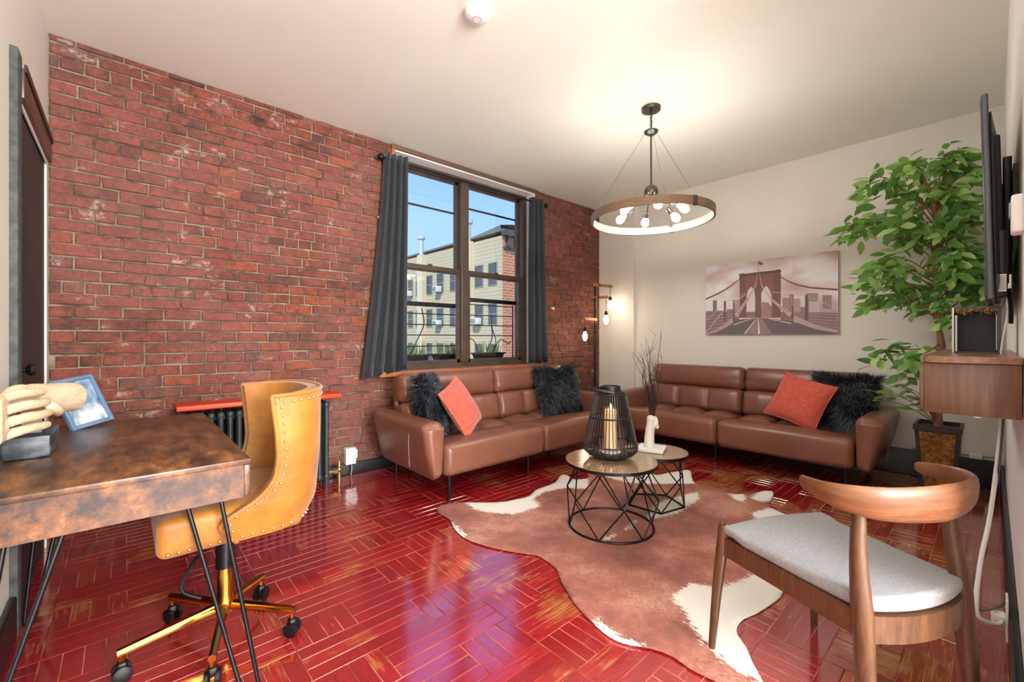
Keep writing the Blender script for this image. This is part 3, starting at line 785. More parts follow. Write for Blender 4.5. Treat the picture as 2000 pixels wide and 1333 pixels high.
def hide_mat():
    m, t, p = nt('cowhide')
    at = node(t, 'ShaderNodeAttribute', attribute_name='white').outputs['Fac']
    v = coords(t, 'Position', (26, 9, 1), (0, 0, .5)); n1 = noise_tex(t, v, 3.2, 6, .7)
    w = math_n(t, 'ADD', at, math_n(t, 'MULTIPLY', math_n(t, 'SUBTRACT', n1, .5), .16))
    msk = ramp(t, math_n(t, 'ADD', math_n(t, 'MULTIPLY', w, 9), .5), [(.44, bw(0)), (.56, bw(1))])
    pos = coords(t, 'Position')
    b1 = ramp(t, noise_tex(t, pos, 2.8, 9, .72), [(.38, C(128, 64, 45)), (.5, C(174, 98, 74)), (.62, C(206, 148, 124))])
    b2 = mix(t, ramp(t, noise_tex(t, coords(t, 'Position', (60, 18, 1), (0, 0, .5)), 3, 4), [(.35, bw(.75)), (.65, bw(0))]), b1, C(124, 70, 58))
    t.links.new(mix(t, msk, b2, C(230, 226, 217)), p.inputs['Base Color'])
    p.inputs['Roughness'].default_value = .55; p.inputs['Sheen Weight'].default_value = .15
    bump(t, p, noise_tex(t, coords(t, 'Position', (80, 20, 1), (0, 0, .5)), 4, 3), .2, .002)
    return m
me.materials.append(hide_mat())
me.polygons.foreach_set('use_smooth', [True] * len(me.polygons))
rug = bpy.data.objects.new('cowhide_rug', me); COL.objects.link(rug)
so = rug.modifiers.new('thickness', 'SOLIDIFY'); so.thickness = .004; so.offset = -1
tag(rug, 'brown and white cowhide rug under the coffee tables', 'rug')

# ================================================================ ACCENT CHAIR
ex = Vector((.9, -.4365, 0)); ey = Vector((-.4365, -.9, 0))
MC = Matrix(((ex.x, ey.x, 0, 1.8175), (ex.y, ey.y, 0, .5795), (0, 0, 1, 0), (0, 0, 0, 1)))
M_walnut = wood('walnut_chair_wood', C(64, 40, 23), C(90, 58, 35), C(112, 76, 48), (9, 9, 1.3), 5, .4, .15)
M_walnut_h = wood('walnut_back_wood', C(82, 48, 26), C(114, 70, 40), C(138, 90, 56), (1.3, 1.3, 9), 5, .42, .1)
M_greyfab = pm('grey_wool_fabric', C(142, 142, 145), .9, col2=C(128, 128, 131), nscale=120, bmp=.3, bscale=400, bdist=.001)
ch = thing('accent_chair', 'walnut chair with curved back and grey fabric seat', 'chair', MC @ Vector((0, .25, 0)))
for sx in (-1, 1):
    MB(MC).tube(smooth_path([(sx * .244, 0, .0066 if sx < 0 else 0), (sx * .232, .012, .22), (sx * .219, .026, .40), (sx * .214, .03, .462), (sx * .214, .03, .470)], 3),
                [interp(i, [0, 4, 8, 10, 12], [.0115, .0185, .0215, .0195, .010]) for i in range(13)], 14).build('leg', M_walnut, ch)
    MB(MC).tube(smooth_path([(sx * .205, .515, 0), (sx * .196, .497, .25), (sx * .192, .485, .42), (sx * .185, .470, .56), (sx * .172, .463, .69)], 3),
                [interp(i, [0, 3, 6, 9, 12], [.013, .022, .025, .020, .015]) for i in range(13)], 14).build('leg', M_walnut, ch)
    MB(MC).tube([(sx * .216, .03, .395), (sx * .20, .25, .392), (sx * .192, .48, .392)], .046, 4, flat=.42, up=(0, 0, 1), ph=PI / 4).build('side_rail', M_walnut, ch)
MB(MC).tube([(-.216, .03, .395), (.216, .03, .395)], .044, 4, flat=.42, up=(0, 0, 1), ph=PI / 4).build('front_rail', M_walnut, ch)
MB(MC).tube(smooth_path([(-.19, .482, .385), (-.1, .512, .385), (0, .522, .385), (.1, .512, .385), (.19, .482, .385)], 3), .050, 4, flat=.36, up=(0, 0, 1), ph=PI / 4).build('back_rail', M_walnut, ch)
def seat_pad(q, h):
    x, y, z = q
    v = (y + h[1]) / (2 * h[1]); wdt = lerp(1.0, .84, v)
    x *= wdt
    if v > .5: y -= .055 * (abs(x) / h[0]) ** 2 * (v - .5) * 2
    if v < .3: y += .02 * (abs(x) / h[0]) ** 2
    z += .012 * (1 - (x / h[0]) ** 2) * (z > 0) - .012 * gauss(v - .6, .35) * (1 - (x / h[0]) ** 2)
    if v < .15: z += .012 * (abs(x) / h[0]) ** 4
    return x, y, z
MB(MC).rbox((0, .272, .444), (.462, .515, .034), .015, 4, (14, 14, 1), seat_pad).build('seat', M_greyfab, ch, angle=70)
bp = smooth_path([(-.236, .345, .732), (-.250, .40, .729), (-.235, .465, .724), (-.16, .525, .718), (0, .553, .715), (.16, .525, .718), (.235, .465, .724), (.250, .40, .729), (.236, .345, .732)], 5)
nb = len(bp)
MB(MC).tube(bp, [interp(i / (nb - 1), [0, .03, .15, .35, .5, .65, .85, .97, 1], [.010, .018, .026, .044, .052, .044, .026, .018, .010]) for i in range(nb)], 16, flat=.30, up=(0, 0, 1)).build('backrest', M_walnut_h, ch, angle=60)

# ================================================================ DESK
M_rustic = pm('rustic_brown_veneer', C(86, 48, 28), .32, col2=C(158, 98, 52), nscale=4.5, stretch=(1.1, 3.2, 3.2), lo=.36, hi=.66, coat=.3, crough=.2, detail=8, bmp=.05, bscale=60)
def rustic():
    m, t, p = nt('rustic_brown_board')
    f = noise_tex(t, coords(t, 'Object', (6.5, 2.0, 6.5)), 2.3, 10, .70, .15)
    c = ramp(t, f, [(.34, C(40, 30, 28)), (.44, C(74, 48, 35)), (.55, C(112, 72, 44)), (.70, C(164, 110, 62))])
    g = noise_tex(t, coords(t, 'Object', (40, 4, 40)), 3, 5)
    t.links.new(mix(t, .45, c, ramp(t, g, [(.3, bw(.6)), (.7, bw(1.1))]), 'MULTIPLY'), p.inputs['Base Color'])
    p.inputs['Roughness'].default_value = .38; p.inputs['Coat Weight'].default_value = .12; p.inputs['Coat Roughness'].default_value = .25
    return m
M_rust = rustic()
DX0, DX1, DY0, DY1 = -.318, .312, 1.655, 2.845
dk = thing('desk', 'rustic brown wooden desk on black hairpin legs', 'desk', (0, 2.25, 0))
MB().rbox(((DX0 + DX1) / 2, (DY0 + DY1) / 2, .731), (DX1 - DX0, DY1 - DY0, .018), .002, 1).build('desk_top', M_rust, dk)
MB().span(DX0, DX1 - .02, DY0 + .001, DY0 + .017, .615, .722).span(DX0, DX1 - .02, DY1 - .017, DY1 - .001, .615, .722).span(DX0, DX0 + .016, DY0 + .017, DY1 - .017, .615, .722).span(DX0 + .016, DX1 - .02, DY0 + .017, DY1 - .017, .615, .63).build('body', M_rust, dk, False)
for k in range(2):
    y0 = DY0 + .002 + k * (DY1 - DY0) / 2
    dr = MB().rbox((DX1 - .01, y0 + (DY1 - DY0) / 4 - .002, .668), (.018, (DY1 - DY0) / 2 - .006, .104), .002, 1).build('drawer', M_rust, dk)
    MB().rbox((DX1 + .006, y0 + (DY1 - DY0) / 4, .70), (.014, .1, .01), .003).build('handle', M_black_metal, dr)
for (a, b, c, d) in (((.232, 1.685), (.145, 1.715), (.318, 1.565), (.272, 1.585)), ((-.125, 1.70), (-.235, 1.73), (-.288, 1.585), (-.300, 1.63)),
                     ((-.255, 2.62), (-.175, 2.72), (-.296, 2.535), (-.268, 2.56)), ((.23, 2.80), (.16, 2.76), (.30, 2.92), (.26, 2.92))):
    mid = [((c[0] + d[0]) / 2, (c[1] + d[1]) / 2, .0065)]
    MB().tube([(a[0], a[1], .615), (c[0], c[1], .03), (lerp(c[0], d[0], .2), lerp(c[1], d[1], .2), .009)] + mid + [(lerp(c[0], d[0], .8), lerp(c[1], d[1], .8), .009), (d[0], d[1], .03), (b[0], b[1], .615)], .0065, 10).build('hairpin_leg', M_black_metal, dk)

# stone block with wooden hands
M_stone = pm('dark_grey_marble', C(36, 40, 44), .38, col2=C(104, 112, 118), nscale=16, stretch=(1, 1, 2), lo=.45, hi=.8, detail=8)
sc_ = thing('hand_sculpture', 'pale carved wooden hands on a dark marble block on the desk', 'sculpture', (-.24, 2.24, .741))
MB().rbox((-.243, 2.245, .779), (.112, .235, .076), .006, 2).build('marble_base', M_stone, sc_)
MB().rbox((-.25, 2.24, .823), (.08, .15, .014), .004, 2).build('marble_step', M_stone, sc_)
M_lime = wood('pale_carved_wood', C(206, 180, 144), C(222, 200, 166), C(232, 214, 186), (8, 1.4, 8), 4, .6, 0)
hs = MB()
arm = smooth_path([(-.148, 2.315, .920), (-.172, 2.25, .928), (-.207, 2.16, .938), (-.232, 2.08, .948), (-.245, 2.0, .945), (-.25, 1.93, .93)], 4)
hs.tube(arm, [interp(i, [0, 4, 8, 12, 16, 20], [.054, .053, .049, .045, .034, .012]) for i in range(len(arm))], 18, flat=.8)
# fingers of the second hand, closing around the first from the left
for (z0, ytip, xo, r) in ((.976, 2.035, -.002, .0125), (.941, 2.085, .008, .0125), (.906, 2.115, .012, .013), (.871, 2.035, .008, .0125)):
    fp = smooth_path([(-.266, 1.80, z0 - .004), (-.230 + xo, 1.88, z0 + .004), (-.205 + xo, 1.955, z0), (-.196 + xo, lerp(1.955, ytip, .65), z0 - .004), (-.196 + xo, ytip, z0 - .006)], 3)
    hs.tube(fp, [interp(i, [0, 4, 9, 12], [r * 1.15, r * 1.12, r, r * .55]) for i in range(len(fp))], 10)
hs.rbox((-.266, 1.775, .922), (.05, .10, .14), .022, 3)
hs.tube(smooth_path([(-.27, 1.80, .90), (-.29, 1.72, .895), (-.298, 1.68, .89)], 3), .038, 14)
hs.tube(smooth_path([(-.262, 1.85, .95), (-.25, 1.93, .985), (-.235, 2.0, .985)], 3), .0145, 10)
# cupped thumb of the right-hand arm and the stem that carries the hands
hs.tube(smooth_path([(-.195, 2.19, .905), (-.172, 2.13, .89), (-.168, 2.07, .905), (-.185, 2.03, .93)], 4), .014, 10)
hs.tube([(-.245, 2.22, .82), (-.235, 2.16, .86), (-.23, 2.1, .92)], .024, 12)
ho = hs.build('hands', M_lime, sc_)
rm = ho.modifiers.new('carve', 'REMESH'); rm.mode = 'VOXEL'; rm.voxel_size = .0032; rm.use_smooth_shade = True

# picture frame on the desk
pf = thing('photo_frame', 'steel blue photo frame standing on the desk near the bricks', 'photo frame', (-.10, 2.72, .741))
N = Vector((.60, -.70, .38)).normalized(); Uu = Vector((.52, .85, 0)).normalized(); Uu = (Uu - N * Uu.dot(N)).normalized(); Vv = N.cross(Uu)
if Vv.z < 0: Vv = -Vv
RF = Matrix((Uu, Vv, Uu.cross(Vv))).transposed()
FW, FH = .178, .235
fc = Vector((-.106, 2.725, .742)) + Vv * (FH / 2 + .004)
M_bluef = pm('steel_blue_frame', C(100, 128, 158), .4, metal=.2)
fr = MB()
for (a, b, w, h) in ((-FW / 2 + .009, 0, .018, FH), (FW / 2 - .009, 0, .018, FH), (0, FH / 2 - .009, FW - .036, .018), (0, -FH / 2 + .009, FW - .036, .018)):
    fr.rbox(fc + Uu * a + Vv * b, (w, h, .02), .003, 1, R=RF)
fr.build('frame', M_bluef, pf)
MB().rbox(fc - N * .004, (FW - .03, FH - .03, .006), .001, 1, R=RF).build('backing', pm('tan_card', C(186, 150, 112), .8), pf)
ph = MB(); cols = []
def photo_pt(i, j): return fc + N * .0035 + Uu * (i - .5) * (FW - .038) + Vv * (j - .5) * (FH - .038)
ph.grid(photo_pt, 26, 34)
po = ph.build('photo', None if False else attr_mat('printed_photo', rough=.25, spec=.6), pf, False)
ca = po.data.color_attributes.new('Col', 'FLOAT_COLOR', 'POINT')
for k in range(27 * 35):
    i, j = (k // 35) / 26, (k % 35) / 34
    n = mnoise.fractal(Vector((i * 3.2, j * 3.2, 2)), 1, 2, 4) * .5 + .5
    if j > .42: c = [lerp(a, b, min(1, max(0, n * 1.4 - .3))) for a, b in zip(C(44, 84, 122)[:3], C(168, 196, 214)[:3])]
    else: c = [lerp(a, b, min(1, max(0, n * 1.7 - .45 + (.42 - j)))) for a, b in zip(C(70, 98, 128)[:3], C(196, 206, 212)[:3])]
    ca.data[k].color = (*c, 1)
MB().tube([fc + Vv * .02 - N * .012, Vector((-.165, 2.80, .746))], .008, 6, flat=.3).build('stand', pm('tan_card2', C(180, 146, 112), .8), pf)

# ================================================================ OFFICE CHAIR
OX, OY = .253, 1.958
def must():
    m, t, p = nt('mustard_suede')
    f = noise_tex(t, coords(t, 'Object'), 6, 6, .65)
    c = ramp(t, f, [(.3, C(134, 80, 15)), (.52, C(160, 102, 24)), (.75, C(178, 124, 40))])
    t.links.new(c, p.inputs['Base Color']); p.inputs['Roughness'].default_value = .55; p.inputs['Sheen Weight'].default_value = .2
    bump(t, p, noise_tex(t, coords(t, 'Object'), 45, 4), .1, .002)
    return m
M_must = must()
oc = thing('office_chair', 'mustard suede office chair with studded wings and gold swivel base', 'office chair', (OX, OY, 0))
def shell_xf(z): return interp(z, [.445, .475, .51, .535, .575, .62, .70, .80, .93], [.285, .255, .235, .245, .325, .385, .405, .40, .385])
def shell_pt(a, z, off=0):
    # U-shaped plan, open towards -x; a runs from the near wing round the back to the far wing
    hw = interp(z, [.445, .55, .8, .93], [.235, .262, .27, .262]) - off; xb = interp(z, [.445, .52, .7, .93], [.545, .585, .60, .605]) - off
    xf = shell_xf(z); rx = .17; xs = xb - rx
    ls = max(.001, xs - xf); la = PI / 2 * (rx + hw) / 2 * 1.02; tot = 2 * ls + 2 * la; s = a * tot
    if s < ls: return Vector((xf + s, OY - hw, z))
    if s > tot - ls: return Vector((xf + (tot - s), OY + hw, z))
    th = (s - ls) / (2 * la) * PI
    e = 2.5
    cth, sth = math.cos(th), math.sin(th)
    return Vector((xs + rx * abs(sth) ** (2 / e), OY - hw * (1 if cth > 0 else -1) * abs(cth) ** (2 / e), z))
ZS = [.445, .46, .475, .49, .51, .53, .55, .575, .60, .64, .68, .72, .76, .80, .84, .88, .91, .925, .935]
NA = 44
def top_dz(a, z): return .012 * math.sin(PI * a) * (z - .445) / .49
outer = [[shell_pt(i / NA, z) + Vector((0, 0, top_dz(i / NA, z))) for i in range(NA + 1)] for z in ZS]
inner = [[shell_pt(i / NA, z, .045) + Vector((0, 0, top_dz(i / NA, z))) for i in range(NA + 1)] for z in ZS]
sm_ = MB(); nz = len(ZS); vs = [p for r in outer for p in r] + [p for r in inner for p in r]; fs = []; K = NA + 1; B2 = nz * K
for j in range(nz - 1):
    for i in range(NA):
        fs.append((j * K + i, j * K + i + 1, (j + 1) * K + i + 1, (j + 1) * K + i))
        fs.append((B2 + j * K + i, B2 + (j + 1) * K + i, B2 + (j + 1) * K + i + 1, B2 + j * K + i + 1))
for i in range(NA):
    fs.append(((nz - 1) * K + i, (nz - 1) * K + i + 1, B2 + (nz - 1) * K + i + 1, B2 + (nz - 1) * K + i)); fs.append((i, B2 + i, B2 + i + 1, i + 1))
for j in range(nz - 1):
    fs.append((j * K, (j + 1) * K, B2 + (j + 1) * K, B2 + j * K)); fs.append((j * K + NA, B2 + j * K + NA, B2 + (j + 1) * K + NA, (j + 1) * K + NA))
sm_.add(vs, fs); so_ = sm_.build('shell', M_must, oc, angle=60)
bv = so_.modifiers.new('soft', 'BEVEL'); bv.width = .009; bv.segments = 3; bv.limit_method = 'ANGLE'; bv.angle_limit = math.radians(50)
# piping and studs round the edge of the shell
def rim_pts(off):
    P = [lerp(0, 1, 1)]; out = []
    for j in range(nz): out.append((0, ZS[j]))
    for i in range(1, NA): out.append((i / NA, ZS[-1]))
    for j in reversed(range(nz)): out.append((1, ZS[j]))
    return [shell_pt(a, z, off) + Vector((0, 0, top_dz(a, z))) for a, z in out]
MB().tube(smooth_path(rim_pts(.0), 2), .008, 8).build('piping', M_must, oc, angle=70)
st = MB()
def stud(p, c):
    d = (p - c); d.z = 0; d.normalize(); st.sphere(p + d * .003, .0055, 6)
ctr = Vector((.40, OY, .6))
acc = 0; last = None
zz = .49
path = [(0.0, z) for z in [.49 + .005 * k for k in range(88)]]
for side in (0, 1):
    last = None
    for (_, z) in path:
        hwz = shell_xf(z) + .022
        p = None
        for q in range(60):
            a = q / 120; aa = a if side == 0 else 1 - a
            s = shell_pt(aa, z)
            if s.x >= hwz: p = s; break
        if p is None: continue
        if last is None or (p - last).length > .026: stud(p, ctr); last = p
last = None
for q in range(400):
    p = shell_pt(q / 399, .462)
    if last is None or (p - last).length > .03: stud(p, ctr); last = p
last = None
for q in range(300):
    p = shell_pt(q / 299, .912) + Vector((0, 0, top_dz(q / 299, .912)))
    if p.x > .40 and (last is None or (p - last).length > .026): stud(p, ctr); last = p
for q in range(7): stud(Vector((.10 + q * .027, OY - .233, .462)), Vector((.2, OY, .5)))
o = st.build('nailhead_trim', pm('pale_gold_studs', C(226, 206, 170), .25, metal=.9), oc); tag(o, kind='stuff')
def seat_o(q, h):
    x, y, z = q
    if z > 0: z += .02 * (1 - (x / h[0]) ** 2) * (1 - (y / h[1]) ** 2)
    return x, y, z
MB().rbox((.285, OY, .502), (.43, .465, .125), .03, 3, (8, 8, 1), seat_o).build('seat', M_must, oc, angle=70)
for (y, z) in ((OY - .12, .78), (OY, .78), (OY + .12, .78), (OY - .06, .68), (OY + .06, .68), (OY - .12, .88), (OY + .12, .88)):
    MB().sphere((.552, y, z), .011, 8, (.6, 1, 1)).build('tuft_button', M_must, oc)
MB().rbox((.30, OY, .415), (.20, .16, .03), .008).build('mechanism', M_black_metal, oc)
MB().lathe((OX + .03, OY, .10), [(.03, 0), (.034, .02), (.034, .05), (.026, .07), (.026, .14), (.022, .15), (.022, .32)], 20).build('gas_column', M_gold, oc)
MB().lathe((OX + .03, OY, .27), [(.03, 0), (.031, .13), (.01, .135)], 20).build('column_sleeve', M_black_metal, oc)
MB().tube(smooth_path([(.25, OY - .05, .415), (.17, OY - .12, .36), (.14, OY - .15, .30), (.19, OY - .18, .265)], 4), .006, 8).build('lever', M_black_metal, oc)
for (x, y) in ((.142, 2.211), (.441, 2.13), (.478, 1.80), (-.009, 1.937), (.213, 1.71)):
    c = Vector((OX + .03, OY, .125)); e = Vector((x, y, .095)); d = (e - c); d.z = 0; d.normalize()
    MB().tube([c + d * .02, e + d * .012], [.020, .015], 8, flat=.8).build('spoke', M_gold, oc)
    cst = MB(); sd_ = Vector((-d.y, d.x, 0))
    RW = Matrix.Rotation(math.atan2(sd_.y, sd_.x), 3, 'Z') @ Matrix.Rotation(PI / 2, 3, 'Y')
    for sg in (-1, 1):
        cst.lathe(Vector((x, y, .027)) + sd_ * (sg * .016 - .008), [(.02, 0), (.0265, .002), (.0265, .014), (.02, .016)], 18, RW)
    cst.rbox((x, y, .05), (.03, .03, .03), .008)
    ca_ = cst.build('caster', M_black_metal, oc)
    MB().tube([(x, y, .06), (x, y, .10)], .009, 8).build('stem', M_gold, ca_)

# ================================================================ RADIATOR, SHELF BOARD, OUTLET
M_rad = pm('charcoal_radiator_paint', C(52, 58, 62), .45, col2=C(44, 49, 53), nscale=12)
rd = thing('radiator', 'charcoal cast iron radiator on the brick wall behind the office chair', 'radiator', (.73, 3.49, 0))
for k in range(17):
    x = .315 + k * .0525
    s = MB()
    for y in (3.43, 3.49, 3.55): s.tube([(x, y, .06), (x, y, .62)], .0175, 10, flat=1.0)
    s.rbox((x, 3.49, .628), (.044, .16, .05), .02, 3).rbox((x, 3.49, .075), (.044, .16, .05), .02, 3)
    if k in (0, 16): s.tube([(x, 3.43, 0), (x, 3.43, .06)], .017, 8).tube([(x, 3.55, 0), (x, 3.55, .06)], .017, 8)
    s.build('radiator_section', M_rad, rd, angle=60)
for z in (.60, .09): MB().tube([(.30, 3.49, z), (1.17, 3.49, z)], .014, 8).build('tie_rod', M_rad, rd)
M_brass = pm('aged_brass', C(150, 128, 80), .4, metal=.8)
vl = MB().tube([(1.17, 3.47, .09), (1.215, 3.47, .09)], .018, 10).tube([(1.215, 3.47, .09), (1.25, 3.47, .09)], .026, 6).sphere((1.265, 3.47, .10), .028, 10).tube([(1.265, 3.47, .0), (1.265, 3.47, .08)], .017, 10).lathe((1.265, 3.47, .12), [(.016, 0), (.012, .03), (.004, .05)], 12)
vl.build('valve', M_brass, rd)
M_orange = pm('orange_red_paint', C(226, 70, 28), .4)
tag(MB().rbox((.745, 3.487, .697), (1.02, .205, .03), .004, 2).build('shelf_board', M_orange), 'orange-red painted board above the radiator', 'shelf board')
MB_ = MB
ol = thing('outlet', 'white power outlet box on the bricks beside the radiator', 'power outlet', (1.385, 3.57, .17))
MB().rbox((1.385, 3.563, .167), (.085, .07, .135), .006, 2).build('box', M_white, ol)
fpz = MB().rbox((1.385, 3.526, .167), (.05, .006, .10), .002, 1).build('cover_plate', pm('outlet_cover', C(214, 214, 212), .4), ol)
for z in (.19, .144):
    MB().lathe((1.385, 3.5235, z), [(.016, 0), (.016, .003), (.002, .003)], 16, Matrix.Rotation(PI / 2, 3, 'X')).build('socket', M_white, ol)
    for dx in (-.006, .006): MB().span(1.385 + dx - .001, 1.385 + dx + .001, 3.519, 3.5235, z - .003, z + .005).build('slot', M_black_metal, ol, False)
MB().rbox((1.425, 3.522, .185), (.014, .02, .07), .004).build('plug', M_white, ol)
tag(MB().tube(smooth_path([(1.395, 3.552, .098), (1.397, 3.545, .06), (1.39, 3.545, .02), (1.392, 3.55, .004)], 4), .005, 8).build('cable', pm('tan_cable', C(160, 140, 120), .6)), 'short tan cable running from the outlet box to the floor', 'cable')
hk = tag(MB().rbox((1.665, 3.585, 2.20), (.05, .022, .018), .006, 2).build('wall_hook', M_white), 'small white clip on the bricks left of the curtain', 'hook')
hk = tag(MB().rbox((3.872, 3.583, 1.505), (.02, .022, .03), .004, 2).rbox((3.90, 3.583, 1.505), (.014, .022, .03), .004, 2).build('wall_sensor', M_white), 'small white sensor on the bricks right of the window', 'sensor')

# ================================================================ CURTAINS
M_curt = pm('charcoal_blue_curtain', C(34, 41, 48), .7, col2=C(29, 35, 41), nscale=3, bmp=.1, bscale=200, bdist=.0006, sheen=.2)
crod = thing('curtain_rod', 'black curtain rod with ball finials over the window', 'curtain rod', (2.65, 3.50, 2.70))
MB().tube([(1.655, 3.50, 2.70), (3.655, 3.50, 2.70)], .0095, 10).build('rod', M_black_metal, crod)
for x in (1.63, 3.68): MB().sphere((x, 3.50, 2.70), .028, 10).build('finial', M_black_metal, crod)
for x in (1.70, 3.64): MB().tube([(x, 3.50, 2.70), (x, 3.60, 2.70)], .008, 8).lathe((x, 3.590, 2.70), [(.022, 0), (.022, .008), (.004, .008)], 14, Matrix.Rotation(-PI / 2, 3, 'X')).build('bracket', M_black_metal, crod)
def curtain(label, xt0, xt1, xb0, xb1, nf, zb0, zb1, seed):
    t = thing('curtain', label, 'curtain', ((xb0 + xb1) / 2, 3.50, min(zb0, zb1)), 'charcoal window curtains')
    def fn(u, v):
        spread = v ** 1.4
        x = lerp(lerp(xt0, xt1, u), lerp(xb0, xb1, u), spread)
        amp = lerp(.042, .050, v)
        y = 3.50 + amp * math.sin(2 * PI * nf * u + seed + .8 * v * math.sin(3 * u + seed)) + .010 * math.sin(5 * u + 4 * v)
        z = lerp(2.745, lerp(zb0, zb1, u), v) - .012 * math.sin(2 * PI * nf * u + seed) * v
        return Vector((x + .012 * math.cos(2 * PI * nf * u + seed), min(y, 3.578), z))
    o = MB().grid(fn, nf * 16, 24).build('fabric', M_curt, t, angle=80)
    s = o.modifiers.new('cloth', 'SOLIDIFY'); s.thickness = .003
    for k in range(nf):
        u = (k + .5 - seed / (2 * PI)) / nf % 1
        x = lerp(xt0, xt1, u)
        MB().ring((0, 0, 0), .02, .004, 18, 6)
        rg = MB(Matrix.Translation((x, 3.50, 2.70)) @ Matrix.Rotation(PI / 2, 4, 'Y')).ring((0, 0, 0), .02, .004, 18, 6).build('grommet', M_chrome, t)
curtain('charcoal curtain hanging left of the window, reaching below the sill', 1.665, 1.87, 1.46, 1.87, 4, .80, .86, .6)
curtain('charcoal curtain hanging right of the window beside the floor lamp', 3.44, 3.62, 3.40, 3.70, 3, .865, .868, 2.2)

# ================================================================ OUTSIDE THE WINDOW
M_guard = pm('black_guard_iron', C(40, 38, 36), .6)
wg = thing('window_guard', 'thin black horizontal guard bars outside the window', 'window guard', (2.75, 4.0, .9))
for (a, b, zs) in ((1.86, 2.76, (1.40, 1.285, 1.175, 1.058)), (2.80, 3.60, (1.53, 1.408, 1.292, 1.171))):
    for z in zs: MB().tube([(a, 4.0, z), (b, 4.0, z)], .0055, 6).build('bar', M_guard, wg)
    for x in (a, b): MB().tube([(x, 4.0, .80), (x, 4.0, zs[0] + .02)], .008, 6).build('post', M_guard, wg)
struct('trim_5', MB().span(WX0 - .1, WX1 + .1, 3.97, 4.22, .72, .872), pm('stone_ledge', C(150, 140, 126), .9, bmp=.3), 'grey stone ledge outside the window', 'ledge')
M_pot = pm('black_planter_plastic', C(30, 30, 31), .5)
M_soil = pm('soil', C(52, 40, 32), .95)
M_blade = pm('green_blades', C(92, 128, 62), .6, col2=C(150, 170, 110), nscale=14)
def planter(cx, w, label, seed):
    t = thing('window_planter', label, 'planter', (cx, 4.10, .873), 'planters on the window ledge')
    z0, z1 = .873, .968; a, b = w / 2 * .84, w / 2
    mb = MB()
    for (p0, p1, za, zb) in (((a, .055), (b, .07), z0, z1),):
        vs = [(cx + sx * p0[0], 4.10 + sy * p0[1], za) for sx, sy in ((-1, -1), (1, -1), (1, 1), (-1, 1))] + [(cx + sx * p1[0], 4.10 + sy * p1[1], zb) for sx, sy in ((-1, -1), (1, -1), (1, 1), (-1, 1))]
        mb.add(vs, [(0, 1, 2, 3), (0, 1, 5, 4), (1, 2, 6, 5), (2, 3, 7, 6), (3, 0, 4, 7)])
    mb.span(cx - b - .012, cx + b + .012, 4.018, 4.034, z1 - .016, z1).span(cx - b - .012, cx + b + .012, 4.166, 4.182, z1 - .016, z1).span(cx - b - .012, cx - b + .004, 4.034, 4.166, z1 - .016, z1).span(cx + b - .004, cx + b + .012, 4.034, 4.166, z1 - .016, z1)
    mb.build('trough', M_pot, t, False)
    MB().span(cx - b + .004, cx + b - .004, 4.035, 4.165, z1 - .03, z1 - .02).build('soil', M_soil, t, False)
    r = random.Random(seed); n = 0
    for cl in range(3):
        ox = cx + lerp(-b * .6, b * .6, cl / 2)
        mb = MB()
        for k in range(14):
            x, y = ox + r.gauss(0, .022), 4.10 + r.gauss(0, .02); a_ = r.uniform(0, 2 * PI); L = r.uniform(.10, .19); ln = r.uniform(.01, .07)
            p = Vector((x, y, z1 - .022)); d = Vector((math.cos(a_), math.sin(a_), 0))
            mb.tube([p, p + d * ln * .35 + Vector((0, 0, L * .5)), p + d * ln + Vector((0, 0, L))], [.0045, .004, .0006], 4, flat=.35)
        mb.build('leaf_clump', M_blade, t)
planter(2.29, .27, 'black window planter left of the mullion next to the curtain', 1)
planter(2.70, .34, 'black window planter right behind the window mullion', 2)
planter(3.29, .40, 'longest black window planter at the right end of the ledge', 3)
vw = MB()
for pts in ([(2.20, 4.06, .95), (2.30, 4.04, 1.15), (2.36, 4.03, 1.30), (2.33, 4.03, 1.46)], [(3.30, 4.06, .95), (3.36, 4.04, 1.10), (3.28, 4.02, 1.28), (3.29, 4.02, 1.42)],
            [(3.22, 4.06, .95), (3.30, 4.04, 1.15), (3.27, 4.02, 1.30)], [(3.32, 4.05, .96), (3.42, 4.04, 1.12), (3.55, 4.03, 1.08), (3.60, 4.03, 1.10)], [(3.12, 4.06, .95), (3.02, 4.04, 1.12), (2.90, 4.03, 1.14)]):
    vw.tube(smooth_path(pts, 4), .006, 6)
tag(vw.build('dry_vine', M_guard), 'dry dark vine stems climbing the guard bars', 'vine')

# neighbouring building
bd = thing('apartment_building', 'beige apartment building with brick end wall across the street', 'building', (19.6, 30, -10))
def siding():
    m, t, p = nt('beige_clapboard')
    v = node(t, 'ShaderNodeNewGeometry').outputs['Position']; sp = node(t, 'ShaderNodeSeparateXYZ'); t.links.new(v, sp.inputs[0])
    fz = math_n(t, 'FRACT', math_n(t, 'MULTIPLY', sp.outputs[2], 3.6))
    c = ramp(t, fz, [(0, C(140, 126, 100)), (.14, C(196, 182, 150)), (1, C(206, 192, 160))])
    t.links.new(c, p.inputs['Base Color']); p.inputs['Roughness'].default_value = .8
    bump(t, p, fz, .6, .03); return m
def far_brick():
    m, t, p = nt('orange_far_brick')
    b = node(t, 'ShaderNodeTexBrick'); b.inputs['Scale'].default_value = 1; b.inputs['Brick Width'].default_value = .5; b.inputs['Row Height'].default_value = .2
    b.inputs['Color1'].default_value = C(206, 122, 84); b.inputs['Color2'].default_value = C(190, 104, 70); b.inputs['Mortar'].default_value = C(206, 168, 140); b.inputs['Mortar Size'].default_value = .03
    t.links.new(coords(t, 'Position', (1, 1, 1), (PI / 2, 0, 0)), b.inputs['Vector']); t.links.new(b.outputs['Color'], p.inputs['Base Color'])
    p.inputs['Roughness'].default_value = .9; return m
